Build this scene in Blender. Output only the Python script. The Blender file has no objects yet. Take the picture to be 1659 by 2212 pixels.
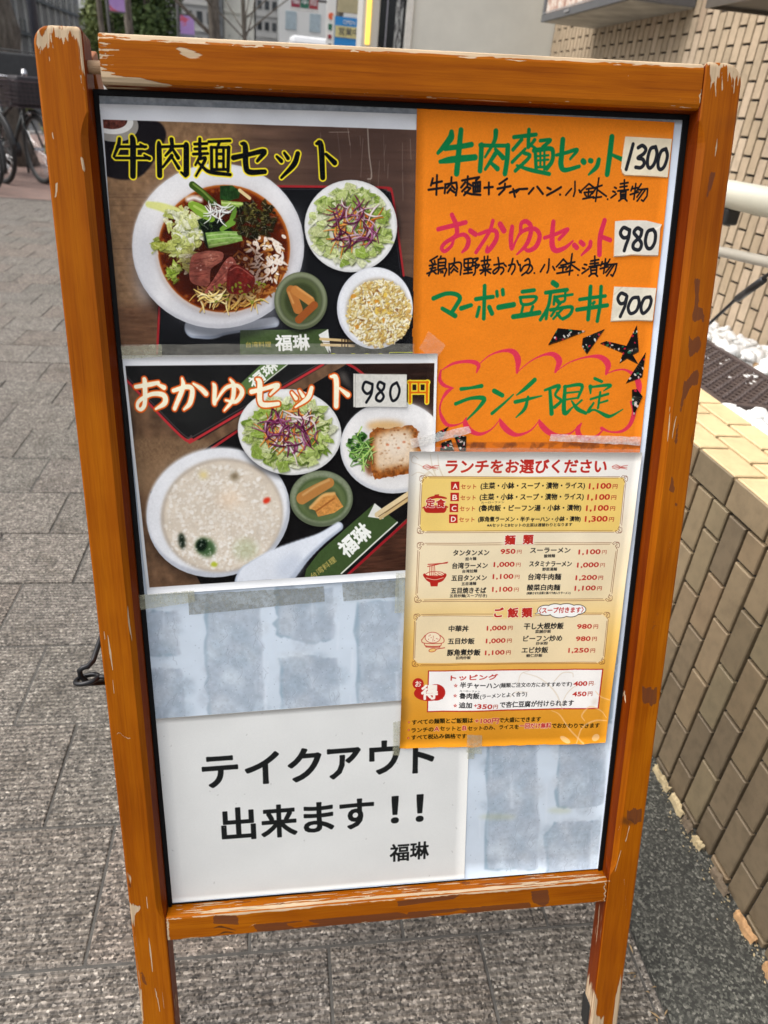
import bpy, bmesh, math, random
import numpy as np
from mathutils import Matrix, Vector
random.seed(11)
SC = bpy.context.scene
COL = SC.collection
S = 0.69            # one survey unit (150 mm per half paver) in metres

# ------------------------------------------------------------------ camera
RW = np.array([[0.98817977, -0.12788383, 0.08453681], [0.00835081, -0.50572436, -0.8626547], [0.15307191, 0.85316388, -0.49867864]])
cd = bpy.data.cameras.new('camera'); cam = bpy.data.objects.new('camera', cd); COL.objects.link(cam)
Mc = (np.diag([1, -1, -1])@RW).T
cam.matrix_world = Matrix.Translation((0, 0, 1.43*S))@Matrix(Mc.tolist()).to_4x4()
cd.sensor_fit = 'VERTICAL'; cd.sensor_height = 36; cd.sensor_width = 27; cd.lens = 36*1531/2212
cd.clip_start = .02; cd.clip_end = 400
cd.dof.use_dof = True; cd.dof.focus_distance = .985*S; cd.dof.aperture_fstop = 9.0
SC.camera = cam

# ------------------------------------------------------------------ sky, sun, exposure
SUN_EL, SUN_AZ = math.radians(58), math.radians(-86)      # azimuth measured from +Y towards +X
w = bpy.data.worlds.new('World'); SC.world = w; w.use_nodes = True
nt = w.node_tree; nt.nodes.clear()
sky = nt.nodes.new('ShaderNodeTexSky'); sky.sky_type = 'NISHITA'; sky.sun_disc = False
sky.sun_elevation = SUN_EL; sky.sun_rotation = SUN_AZ; sky.air_density = 1.0; sky.dust_density = 5.0; sky.ozone_density = 1.0
hs = nt.nodes.new('ShaderNodeHueSaturation'); hs.inputs['Saturation'].default_value = .35
bg = nt.nodes.new('ShaderNodeBackground'); bg.inputs['Strength'].default_value = .12
ow = nt.nodes.new('ShaderNodeOutputWorld')
nt.links.new(sky.outputs[0], hs.inputs['Color']); nt.links.new(hs.outputs[0], bg.inputs[0]); nt.links.new(bg.outputs[0], ow.inputs[0])
sd = bpy.data.lights.new('sun', 'SUN'); sd.energy = 1.2; sd.angle = math.radians(75); sd.color = (1, .95, .88)
sun = bpy.data.objects.new('sun', sd); COL.objects.link(sun)
dv = Vector((math.sin(SUN_AZ)*math.cos(SUN_EL), math.cos(SUN_AZ)*math.cos(SUN_EL), math.sin(SUN_EL)))
sun.rotation_euler = dv.to_track_quat('Z', 'Y').to_euler()
SC.view_settings.view_transform = 'Standard'; SC.view_settings.look = 'None'; SC.view_settings.gamma = 1; SC.view_settings.use_curve_mapping = False
SC.view_settings.exposure = 0.95
# ------------------------------------------------------------------ mesh and object helpers (geometry is given in survey units)
def link(o, parent=None):
    COL.objects.link(o)
    if parent is not None: o.parent = parent
    return o

def tag(o, label=None, cat=None, group=None, kind=None):
    if label: o['label'] = label
    if cat: o['category'] = cat
    if group: o['group'] = group
    if kind: o['kind'] = kind
    return o

def empty(name, loc=(0, 0, 0), rz=0):
    o = bpy.data.objects.new(name, None); o.empty_display_size = .1
    o.location = Vector(loc)*S; o.rotation_euler[2] = rz
    return link(o)

class MB:
    def __init__(self): self.v, self.f, self.m = [], [], []
    def add(self, V, F, mi=0):
        b = len(self.v); self.v += [tuple(map(float, p)) for p in V]; self.f += [tuple(i+b for i in f) for f in F]; self.m += [mi]*len(F)
    def box(self, x0, x1, y0, y1, z0, z1, mi=0, jit=0, M=None):
        V = [(x, y, z) for z in (z0, z1) for y in (y0, y1) for x in (x0, x1)]
        if jit: V = [tuple(c+random.uniform(-jit, jit) for c in p) for p in V]
        if M is not None: V = [tuple(M@Vector(p)) for p in V]
        self.add(V, [(0, 2, 3, 1), (4, 5, 7, 6), (0, 1, 5, 4), (2, 6, 7, 3), (0, 4, 6, 2), (1, 3, 7, 5)], mi)
    def cbox(self, x0, x1, y0, y1, z0, z1, c, axis=2, mi=0):
        """box with its outward face (along +axis) edge-chamfered by c"""
        def P(a, b, h): return {2: (a, b, h), 0: (h, a, b), -1: (h, a, b), 1: (a, h, b)}[axis]
        if axis == 2: A, B, H0, H1 = (x0, x1), (y0, y1), z0, z1
        elif axis == -1: A, B, H0, H1 = (y0, y1), (z0, z1), x1, x0
        elif axis == 0: A, B, H0, H1 = (y0, y1), (z0, z1), x0, x1
        else: A, B, H0, H1 = (x0, x1), (z0, z1), y0, y1
        hc = H1-c if H1 > H0 else H1+c
        V = []
        for h, q in ((H0, 0), (hc, 0), (H1, c)):
            V += [P(A[0]+q, B[0]+q, h), P(A[1]-q, B[0]+q, h), P(A[1]-q, B[1]-q, h), P(A[0]+q, B[1]-q, h)]
        F = [(0, 1, 2, 3), (8, 9, 10, 11)]
        for r in (0, 4):
            for i in range(4): F.append((r+i, r+(i+1) % 4, r+4+(i+1) % 4, r+4+i))
        self.add(V, F, mi)
    def tube(self, P, r, n=10, mi=0, cap=True, rs=None):
        P = [Vector(p) for p in P]; N = len(P); rs = rs or [r]*N
        t0 = (P[1]-P[0]).normalized(); up = Vector((0, 0, 1)) if abs(t0.z) < .9 else Vector((1, 0, 0))
        u = t0.cross(up).normalized(); V = []
        for i, p in enumerate(P):
            t = (P[min(i+1, N-1)]-P[max(i-1, 0)]).normalized()
            u = (u-t*u.dot(t)).normalized(); w_ = t.cross(u)
            for k in range(n): a = 2*math.pi*k/n; V.append(p+(u*math.cos(a)+w_*math.sin(a))*rs[i])
        F = [(i*n+k, i*n+(k+1) % n, (i+1)*n+(k+1) % n, (i+1)*n+k) for i in range(N-1) for k in range(n)]
        if cap: F += [tuple(range(n-1, -1, -1)), tuple((N-1)*n+k for k in range(n))]
        self.add(V, F, mi)
    def sphere(self, c, r, n=8, m=6, mi=0, sq=(1, 1, 1)):
        V = [(c[0], c[1], c[2]-r*sq[2])]; F = []
        for i in range(1, m):
            a = math.pi*i/m-math.pi/2
            for k in range(n): b = 2*math.pi*k/n; V.append((c[0]+r*sq[0]*math.cos(a)*math.cos(b), c[1]+r*sq[1]*math.cos(a)*math.sin(b), c[2]+r*sq[2]*math.sin(a)))
        V.append((c[0], c[1], c[2]+r*sq[2])); T = len(V)-1
        for k in range(n):
            F.append((0, 1+(k+1) % n, 1+k)); F.append((T, T-n+k, T-n+(k+1) % n))
            for i in range(m-2): a = 1+i*n; F.append((a+k, a+(k+1) % n, a+n+(k+1) % n, a+n+k))
        self.add(V, F, mi)
    def mesh(self, name, mats, smooth=False, fix=True):
        me = bpy.data.meshes.new(name); me.from_pydata([(x*S, y*S, z*S) for x, y, z in self.v], [], self.f)
        for m in (mats if isinstance(mats, (list, tuple)) else [mats]): me.materials.append(m)
        me.polygons.foreach_set('material_index', self.m)
        if fix:
            bm = bmesh.new(); bm.from_mesh(me); bmesh.ops.recalc_face_normals(bm, faces=bm.faces); bm.to_mesh(me); bm.free()
        if smooth: me.polygons.foreach_set('use_smooth', [True]*len(me.polygons))
        me.update(); return me
    def build(self, name, mats, parent=None, smooth=False, fix=True, bevel=0):
        o = link(bpy.data.objects.new(name, self.mesh(name, mats, smooth, fix)), parent)
        if bevel:
            b = o.modifiers.new('bevel', 'BEVEL'); b.width = bevel*S; b.segments = 2; b.limit_method = 'ANGLE'; b.angle_limit = math.radians(40)
        return o

# ------------------------------------------------------------------ materials
class NT:
    def __init__(self, name):
        self.mat = bpy.data.materials.new(name); self.mat.use_nodes = True; self.t = self.mat.node_tree
        self.b = self.t.nodes['Principled BSDF']; self.out = self.t.nodes['Material Output']
    def n(self, kind, **k):
        x = self.t.nodes.new('ShaderNode'+kind)
        for a, v in k.items():
            if a.startswith('i_'):
                key = a[2:]; x.inputs[int(key) if key.isdigit() else key.replace('_', ' ')].default_value = v
            else: setattr(x, a, v)
        return x
    def l(self, a, b): self.t.links.new(a, b)
    def obj(self, scale=(1, 1, 1), world=False, rand=False):
        """coordinates: metres in object (or world) space"""
        if world: src = self.n('NewGeometry').outputs['Position']
        else: src = self.n('TexCoord').outputs['Object']
        m = self.n('Mapping'); m.inputs['Scale'].default_value = scale; self.l(src, m.inputs['Vector'])
        if rand:
            oi = self.n('ObjectInfo'); mu = self.n('VectorMath', operation='SCALE'); cb = self.n('CombineXYZ')
            for i in range(3): self.l(oi.outputs['Random'], cb.inputs[i])
            self.l(cb.outputs[0], mu.inputs[0]); mu.inputs['Scale'].default_value = 37.; self.l(mu.outputs[0], m.inputs['Location'])
        return m.outputs[0]
    def noise(self, vec, scale, detail=4, rough=.6, dist=0):
        x = self.n('TexNoise'); x.inputs['Scale'].default_value = scale; x.inputs['Detail'].default_value = detail; x.inputs['Roughness'].default_value = rough; x.inputs['Distortion'].default_value = dist
        self.l(vec, x.inputs['Vector']); return x.outputs['Fac']
    def ramp(self, fac, stops, interp='LINEAR'):
        r = self.n('ValToRGB'); r.color_ramp.interpolation = interp; e = r.color_ramp.elements
        while len(e) > 1: e.remove(e[-1])
        e[0].position = stops[0][0]; e[0].color = col4(stops[0][1])
        for p, c in stops[1:]: q = e.new(p); q.color = col4(c)
        self.l(fac, r.inputs[0]); return r.outputs[0]
    def mix(self, f, a, b, mode='MIX'):
        m = self.n('Mix', data_type='RGBA', blend_type=mode)
        for s_, v in ((m.inputs[0], f), (m.inputs[6], a), (m.inputs[7], b)):
            if isinstance(v, bpy.types.NodeSocket): self.l(v, s_)
            else: s_.default_value = v if not isinstance(v, (tuple, list)) else col4(v)
        return m.outputs[2]
    def math(self, op, a, b=0., c=0.):
        m = self.n('Math', operation=op)
        for i, v in enumerate((a, b, c)):
            if isinstance(v, bpy.types.NodeSocket): self.l(v, m.inputs[i])
            else: m.inputs[i].default_value = v
        return m.outputs[0]
    def bump(self, h, dist=.001, strength=1., prev=None):
        b = self.n('Bump'); b.inputs['Distance'].default_value = dist; b.inputs['Strength'].default_value = strength; self.l(h, b.inputs['Height'])
        if prev is not None: self.l(prev, b.inputs['Normal'])
        return b.outputs[0]
    def done(self, color=None, rough=.6, normal=None, **k):
        if color is not None:
            if isinstance(color, bpy.types.NodeSocket): self.l(color, self.b.inputs['Base Color'])
            else: self.b.inputs['Base Color'].default_value = col4(color)
        if isinstance(rough, bpy.types.NodeSocket): self.l(rough, self.b.inputs['Roughness'])
        else: self.b.inputs['Roughness'].default_value = rough
        if normal is not None: self.l(normal, self.b.inputs['Normal'])
        for a, v in k.items(): self.b.inputs[a.replace('_', ' ')].default_value = v
        return self.mat

def col4(c): return c if isinstance(c, float) else (tuple(c)+(1.,) if len(c) == 3 else tuple(c))
def g3(v): return (v, v, v)
def simple(name, c, rough=.6, amt=.15, scale=20, bump=0., metallic=0., world=False, **k):
    """a plain coating with mottling and slight relief"""
    t = NT(name); v = t.obj(world=world)
    n = t.noise(v, scale, 5); n2 = t.noise(v, scale*9, 3)
    cc = t.mix(t.ramp(n, [(.3, g3(0)), (.7, g3(1))]), tuple(x*(1-amt) for x in c), tuple(min(x*(1+amt), 1) for x in c))
    nm = t.bump(n2, .001, bump) if bump else None
    return t.done(cc, rough, nm, Metallic=metallic, **k)
# ------------------------------------------------------------------ flat print: a small raster painter
RNG = np.random.RandomState(7)

def catmull(P, n=6, closed=False):
    P = np.asarray(P, float)
    if len(P) < 3: return P
    Q = np.vstack([P[-1], P, P[0], P[1]]) if closed else np.vstack([2*P[0]-P[1], P, 2*P[-1]-P[-2]])
    out = []
    for i in range(len(Q)-3):
        a, b, c, d = Q[i:i+4]
        for t in np.arange(n)/n:
            out.append(.5*((2*b)+(-a+c)*t+(2*a-5*b+4*c-d)*t*t+(-a+3*b-3*c+d)*t**3))
    if not closed: out.append(P[-1])
    return np.array(out)

def smooth_noise(h, w, cell, rng=RNG, octaves=1, stretch=(1, 1)):
    out = np.zeros((h, w), np.float32); amp = 1.; tot = 0
    for o in range(octaves):
        ch, cw = max(cell*stretch[1], 1.), max(cell*stretch[0], 1.)
        gh, gw = int(h/ch)+3, int(w/cw)+3
        g = rng.rand(gh, gw).astype(np.float32)
        y = np.arange(h)/ch; x = np.arange(w)/cw
        yi = y.astype(int); xi = x.astype(int)
        fy = (y-yi)[:, None]; fx = (x-xi)[None]
        fy = fy*fy*(3-2*fy); fx = fx*fx*(3-2*fx)
        a = g[yi][:, xi]; b = g[yi][:, xi+1]; c = g[yi+1][:, xi]; d = g[yi+1][:, xi+1]
        out += amp*((a*(1-fx)+b*fx)*(1-fy)+(c*(1-fx)+d*fx)*fy).astype(np.float32); tot += amp
        amp *= .55; cell = cell/2
    return out/tot

def coverage(E, h, w, sub=4):
    """exact-ish area coverage of oriented edges E (n,4: x0 y0 x1 y1) on an h*w grid"""
    acc = np.zeros((h*sub, w+2), np.float32)
    x0, y0, x1, y1 = E[:, 0], E[:, 1]*sub, E[:, 2], E[:, 3]*sub
    sgn = np.where(y1 > y0, 1., -1.)
    lo, hi = np.minimum(y0, y1), np.maximum(y0, y1)
    r0 = np.ceil(lo-.5).astype(int); r1 = np.ceil(hi-.5).astype(int)
    r0 = np.clip(r0, 0, h*sub); r1 = np.clip(r1, 0, h*sub)
    n = np.maximum(r1-r0, 0)
    if n.sum() == 0: return acc[:h, :w]*0
    idx = np.repeat(np.arange(len(n)), n)
    row = np.arange(n.sum())-np.repeat(np.cumsum(n)-n, n)+r0[idx]
    t = (row+.5-y0[idx])/(y1[idx]-y0[idx])
    xx = np.clip(x0[idx]+t*(x1[idx]-x0[idx]), 0, w)
    xi = xx.astype(int); f = xx-xi
    np.add.at(acc, (row, xi), sgn[idx]*(1-f)); np.add.at(acc, (row, xi+1), sgn[idx]*f)
    c = np.abs(np.cumsum(acc, 1)[:, :w]).clip(0, 1)
    return c.reshape(h, sub, w).mean(1)

_text = {}
def text_edges(s):
    key = s
    if key in _text: return _text[key]
    cu = bpy.data.curves.new('lettering_source', 'FONT'); cu.body = s; cu.resolution_u = 3; cu.offset = 0
    ob = bpy.data.objects.new('lettering_source', cu); bpy.context.scene.collection.objects.link(ob)
    dg = bpy.context.evaluated_depsgraph_get(); m = ob.evaluated_get(dg).to_mesh()
    V = np.zeros(len(m.vertices)*3, np.float32); m.vertices.foreach_get('co', V); V = V.reshape(-1, 3)[:, :2]
    seen = {}
    for p in m.polygons:
        vs = list(p.vertices)
        for a, b in zip(vs, vs[1:]+vs[:1]):
            if (b, a) in seen: del seen[(b, a)]
            else: seen[(a, b)] = 1
    E = np.array([(*V[a], *V[b]) for a, b in seen], float).reshape(-1, 4)
    bpy.data.objects.remove(ob); bpy.data.curves.remove(cu)
    _text[key] = E
    return E

def homography(src, dst):
    A = []
    for (x, y), (u, v) in zip(src, dst):
        A.append([x, y, 1, 0, 0, 0, -u*x, -u*y]); A.append([0, 0, 0, x, y, 1, -v*x, -v*y])
    b = np.array(dst, float).reshape(-1)
    return np.append(np.linalg.solve(np.array(A, float), b), 1).reshape(3, 3)

def apply_h(H, P):
    P = np.atleast_2d(np.asarray(P, float)); q = np.c_[P, np.ones(len(P))]@H.T
    return q[:, :2]/q[:, 2:3]

def pts(s):
    """'x,y x,y:w' -> points and optional width factors"""
    P, W = [], []
    for tok in s.split():
        a, *w = tok.split(':'); x, y = a.split(','); P.append((float(x), float(y))); W.append(float(w[0]) if w else np.nan)
    return np.array(P), np.array(W)

class Canvas:
    """an image of a flat printed sheet; drawing coordinates come from a survey frame (ox, oy, scale)"""
    def __init__(self, corners, wmm, hmm, ppm, base):
        self.w, self.h, self.ppm = int(wmm*ppm), int(hmm*ppm), ppm
        self.H = homography(corners, [(0, 0), (self.w, 0), (self.w, self.h), (0, self.h)])
        self.im = np.ones((self.h, self.w, 3), np.float32)*np.array(base, np.float32)/255
        self.fr = (0, 0, 1); self.clip = None
    def frame(self, ox, oy, s): self.fr = (ox, oy, s)
    def px(self, P):
        P = np.atleast_2d(np.asarray(P, float))
        return apply_h(self.H, P*self.fr[2]+np.array(self.fr[:2]))
    def scale_at(self, P):
        a = self.px([P, (P[0]+1, P[1]), (P[0], P[1]+1)])
        return .5*(np.linalg.norm(a[1]-a[0])+np.linalg.norm(a[2]-a[0]))
    def put(self, x0, y0, cov, col, tex=None):
        h, w = cov.shape
        X0, Y0, X1, Y1 = max(x0, 0), max(y0, 0), min(x0+w, self.w), min(y0+h, self.h)
        if X1 <= X0 or Y1 <= Y0: return
        sl = (slice(Y0-y0, Y1-y0), slice(X0-x0, X1-x0))
        c = cov[sl][..., None]
        if self.clip is not None: c = c*self.clip[Y0:Y1, X0:X1, None]
        col = np.array(col, np.float32)/255
        if tex is not None: col = np.clip(col*(tex[sl][..., None] if tex.ndim == 2 else tex[sl]), 0, 1)
        R = self.im[Y0:Y1, X0:X1]; R += (col-R)*c
    def poly(self, P, col, a=1., smooth=False, soft=0, tex=0., cell=6, stretch=(1, 1), rough=0):
        if isinstance(P, str): P = pts(P)[0]
        Q = self.px(P)
        if smooth: Q = catmull(Q, 6, True)
        if rough:
            Q = np.vstack([Q[i]+(Q[(i+1) % len(Q)]-Q[i])*t for i in range(len(Q)) for t in np.linspace(0, 1, 9)[:-1]])
            Q = Q+RNG.randn(*Q.shape)*rough
        m = int(3+soft*2); x0, y0 = np.floor(Q.min(0)).astype(int)-m; x1, y1 = np.ceil(Q.max(0)).astype(int)+m
        cx0, cy0 = max(x0, -20), max(y0, -20); x1, y1 = min(x1, self.w+20), min(y1, self.h+20)
        if x1 <= cx0 or y1 <= cy0: return
        L = Q-np.array([cx0, cy0]); E = np.c_[L, np.roll(L, -1, 0)]
        c = coverage(E, y1-cy0, x1-cx0)
        if soft: c = blur(c, soft)
        t = None
        if tex: t = 1+tex*(smooth_noise(*c.shape, cell, octaves=3, stretch=stretch)*2-1)
        self.put(cx0, cy0, c*a, col, t)
    def ell(self, cx, cy, rx, ry, col, rot=0, a=1., **k):
        t = np.linspace(0, 2*np.pi, 49)[:-1]; r = np.radians(rot)
        X, Y = rx*np.cos(t), ry*np.sin(t)
        self.poly(np.c_[cx+X*np.cos(r)-Y*np.sin(r), cy+X*np.sin(r)+Y*np.cos(r)], col, a, **k)
    def stroke(self, P, w, col, a=1., smooth=True, soft=.6, taper=None, grow=0):
        W = None
        if isinstance(P, str): P, W = pts(P)
        P = np.asarray(P, float)
        if W is None: W = np.full(len(P), np.nan)
        W = np.where(np.isnan(W), w, W)+grow
        if len(P) == 1: P = np.vstack([P, P+.5]); W = np.r_[W, W]
        s = self.scale_at(P[0]); Q = self.px(P); R = W*s/2
        if smooth and len(Q) > 2:
            T = catmull(np.c_[Q, R], 5); Q, R = T[:, :2], np.maximum(T[:, 2], .2)
        if taper is not None: R = R*np.interp(np.linspace(0, 1, len(R)), [0, .5, 1], taper)
        m = R.max()+2; x0, y0 = np.floor(Q.min(0)-m).astype(int); x1, y1 = np.ceil(Q.max(0)+m).astype(int)
        if x1 <= 0 or y1 <= 0 or x0 >= self.w or y0 >= self.h: return
        c = np.full((y1-y0, x1-x0), -9., np.float32)
        for i in range(len(Q)-1):
            p, q = Q[i], Q[i+1]; r0, r1 = R[i], R[i+1]
            mm = max(r0, r1)+2
            ax, ay = np.floor(np.minimum(p, q)-mm).astype(int); bx, by = np.ceil(np.maximum(p, q)+mm).astype(int)
            X, Y = np.meshgrid(np.arange(ax, bx)+.5, np.arange(ay, by)+.5)
            d = q-p; L = max(d@d, 1e-6)
            t = np.clip(((X-p[0])*d[0]+(Y-p[1])*d[1])/L, 0, 1)
            v = r0+(r1-r0)*t-np.hypot(X-p[0]-t*d[0], Y-p[1]-t*d[1])
            S = c[ay-y0:by-y0, ax-x0:bx-x0]; np.maximum(S, v[:S.shape[0], :S.shape[1]], out=S)
        self.put(x0, y0, np.clip(c/soft*.5+.5, 0, 1)*a, col)
    def strokes(self, s, w, col, **k):
        for part in s.split(';'):
            if part.strip(): self.stroke(part.strip(), w, col, **k)
    def text(self, s, L, R, hgt, col, bold=.02, a=1., halo=None, halo_w=.05, square=False):
        """fit s between baseline points L and R (survey frame); hgt = height of a full glyph there"""
        Lc, Rc = self.px([L, R]); k = self.scale_at(L)
        d = Rc-Lc; ln = np.linalg.norm(d); ux = d/ln; up = np.array([ux[1], -ux[0]])
        E = text_edges(s)
        if len(E) == 0: return
        g0, g1 = E[:, [0, 2]].min(), E[:, [0, 2]].max()
        sx = ln/(g1-g0); sy = hgt*k/.92; SS = 3
        def T(x, y): return Lc+np.outer((x-g0)*sx, ux)+np.outer(y*sy, up)
        A, B = T(E[:, 0], E[:, 1]), T(E[:, 2], E[:, 3])
        allp = np.vstack([A, B]); m = 3+int((bold+halo_w)*sy)
        x0, y0 = np.floor(allp.min(0)).astype(int)-m; x1, y1 = np.ceil(allp.max(0)).astype(int)+m
        if x1 <= 0 or y1 <= 0 or x0 >= self.w or y0 >= self.h: return
        o = np.array([x0, y0]); raw = coverage(np.c_[A-o, B-o]*SS, (y1-y0)*SS, (x1-x0)*SS, 2)
        for b, cc in (((bold+halo_w, halo),) if halo is not None else ())+((bold, col),):
            r = b*sy*SS; g = raw.copy()
            for rr in np.arange(r, .3, -1.6):
                for th in np.arange(12)*np.pi/6:
                    q = max(abs(np.cos(th)), abs(np.sin(th))) if square else 1
                    dx, dy = int(round(rr*np.cos(th)/q)), int(round(rr*np.sin(th)/q))
                    np.maximum(g, np.roll(raw, (dy, dx), (0, 1)), out=g)
            h_, w_ = (y1-y0), (x1-x0)
            self.put(x0, y0, g.reshape(h_, SS, w_, SS).mean((1, 3))*a, cc)
    def grain(self, amt, cell=3, stretch=(1, 1), octaves=2, tint=(1, 1, 1)):
        n = (smooth_noise(self.h, self.w, cell, octaves=octaves, stretch=stretch)-.5)*2*amt
        self.im *= 1+n[..., None]*np.array(tint, np.float32)
    def image(self, name):
        im = bpy.data.images.new(name, self.w, self.h)
        A = np.ones((self.h, self.w, 4), np.float32); A[..., :3] = np.clip(self.im, 0, 1)[::-1]
        im.pixels.foreach_set(A.ravel()); im.update(); im.pack()
        return im

def blur(c, r):
    r = int(max(1, round(r)))
    for _ in range(2):
        for ax in (0, 1):
            p = np.pad(c, [(r+1, r) if i == ax else (0, 0) for i in (0, 1)], mode='edge').cumsum(ax, dtype=np.float64)
            n = c.shape[ax]
            c = (np.take(p, np.arange(2*r+1, 2*r+1+n), ax)-np.take(p, np.arange(0, n), ax))/(2*r+1)
    return c.astype(np.float32)
GREEN, PINK, INK = (18, 122, 68), (216, 52, 84), (26, 26, 30)
# corner survey of each sheet: top-left, top-right, bottom-right, bottom-left
Q_BACK = [(394, 380), (2735, 474), (2408, 3477), (689, 3617)]
Q_A = [(389, 413), (1667, 455), (1650, 1500), (484, 1497)]
Q_B = [(488, 1422), (1750, 1414), (1726, 2304), (589, 2380)]
Q_O = [(1669, 433), (2701, 488), (2557, 1850), (1638, 1850)]
Q_M = [(1637, 1805), (2567, 1809), (2419, 2968), (1598, 2992)]
Q_T = [(622, 2878), (1883, 2782), (1858, 3515), (689, 3612)]

def rnd(a, b): return a+(b-a)*RNG.rand()
def mix(c, d, t): return tuple(c[i]+(d[i]-c[i])*t for i in range(3))

def leaf_mass(c, cx, cy, rx, ry, n, cols, size=(14, 40)):
    for i in range(n):
        a, r = rnd(0, 6.283), np.sqrt(RNG.rand()); x, y = cx+rx*r*np.cos(a), cy+ry*r*np.sin(a)
        s = rnd(*size); k = RNG.randint(5, 9); th = np.sort(RNG.rand(k)*6.283); rr = s*(.5+RNG.rand(k)*.8)
        X, Y = x+rr*np.cos(th), y+rr*np.sin(th)*.8; q = cols[RNG.randint(len(cols))]
        c.poly(np.c_[X+s*.12, Y+s*.2], mix(q, (20, 24, 10), .75), a=.42, smooth=True, soft=2)
        c.poly(np.c_[X, Y], mix(q, (30, 40, 10), rnd(0, .18)), a=rnd(.7, 1), smooth=True, soft=0, tex=.22, cell=4)
        if s > 12:
            t0 = rnd(0, 6.28); e = s*rnd(.4, .8); c.stroke([(x-e*np.cos(t0), y-e*np.sin(t0)*.8), (x+rnd(-3, 3), y+rnd(-3, 3)), (x+e*np.cos(t0), y+e*np.sin(t0)*.8)], rnd(1.5, 3.5), mix(q, (252, 252, 236), .6), a=rnd(.3, .8), soft=.8)

def shreds(c, cx, cy, rx, ry, n, cols, w=(5, 11), ln=(50, 130), curl=.5):
    for i in range(n):
        a, r = rnd(0, 6.283), np.sqrt(RNG.rand()); x, y = cx+rx*r*np.cos(a), cy+ry*r*np.sin(a)
        th = rnd(0, 3.14); L = rnd(*ln); k = rnd(-curl, curl)
        P = [(x+np.cos(th+k*t)*L*t, y+np.sin(th+k*t)*L*t) for t in (-.5, -.2, .15, .5)]
        ww = rnd(*w); q = cols[RNG.randint(len(cols))]
        c.stroke([(p[0]+2, p[1]+4) for p in P], ww*1.1, mix(q, (16, 10, 8), .85), a=.4, soft=1.6, taper=(.4, 1, .4))
        c.stroke(P, ww, q, a=rnd(.85, 1), soft=.7, taper=(.4, 1, .4)); c.stroke([(p[0]-.8, p[1]-1.5) for p in P[1:3]], ww*.3, mix(q, (255, 250, 250), .55), a=.6, soft=.7)

def salad(c, cx, cy, rx, ry, rot=0):
    c.ell(cx+6, cy+14, rx*1.03, ry*1.03, (12, 12, 14), rot, a=.6, soft=8)
    c.ell(cx, cy, rx, ry, (204, 204, 202), rot)
    c.ell(cx-3, cy-3, rx*.97, ry*.96, (226, 226, 224), rot, soft=2)
    c.ell(cx+2, cy+6, rx*.86, ry*.84, (196, 196, 184), rot, soft=6)
    gr = [(176, 194, 118), (196, 208, 142), (218, 224, 178), (150, 172, 88), (208, 214, 160), (120, 144, 66), (228, 230, 200)]
    leaf_mass(c, cx, cy, rx*.84, ry*.82, 190, gr, (14, 40)); leaf_mass(c, cx, cy, rx*.8, ry*.8, 60, gr[3:6], (6, 14))
    for k in range(9):
        a = k/9*6.283+.3; leaf_mass(c, cx+rx*.68*np.cos(a), cy+ry*.68*np.sin(a), rx*.16, ry*.16, 6, gr[:5], (20, 44))
    shreds(c, cx+10, cy, rx*.55, ry*.5, 42, [(206, 118, 44), (222, 142, 70), (190, 96, 34)], (5, 10), (50, 130))
    shreds(c, cx+8, cy-8, rx*.55, ry*.5, 40, [(112, 42, 84), (92, 30, 66), (150, 82, 120), (196, 160, 176), (222, 204, 206)], (5, 12), (50, 150), 1.4)
    shreds(c, cx+8, cy-8, rx*.5, ry*.45, 12, [(86, 26, 60), (120, 50, 90)], (6, 10), (60, 130), 1.4)

def grains(c, cx, cy, rx, ry, n, cols, w=(7, 11), ln=(9, 17)):
    for i in range(n):
        a, r = rnd(0, 6.283), np.sqrt(RNG.rand()); x, y = cx+rx*r*np.cos(a), cy+ry*r*np.sin(a)
        th = rnd(0, 3.14); L = rnd(*ln)/2
        P = [(x-L*np.cos(th), y-L*np.sin(th)), (x+L*np.cos(th), y+L*np.sin(th))]
        c.stroke([(p[0]+2, p[1]+3) for p in P], rnd(*w), (96, 72, 40), a=.35, smooth=False, soft=1)
        c.stroke(P, rnd(*w), cols[RNG.randint(len(cols))], a=.9, smooth=False, soft=.9)

def tone(c, m):
    """printing contrast of a photo poster: deeper shadows, fine dot grain"""
    x = np.clip(c.im, 0, 1); g = x.mean(2, keepdims=True); y = g+(x-g)*1.0; y = y*y*(3-2*y)*.45+y*.55-.012
    n = (smooth_noise(c.h, c.w, 1.6)-.5)[..., None]*.025+(smooth_noise(c.h, c.w, 7, octaves=2)-.5)[..., None]*.03
    y = np.clip(y*(1+n*1.4), 0, 1); c.im += (y-c.im)*m[..., None]

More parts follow.
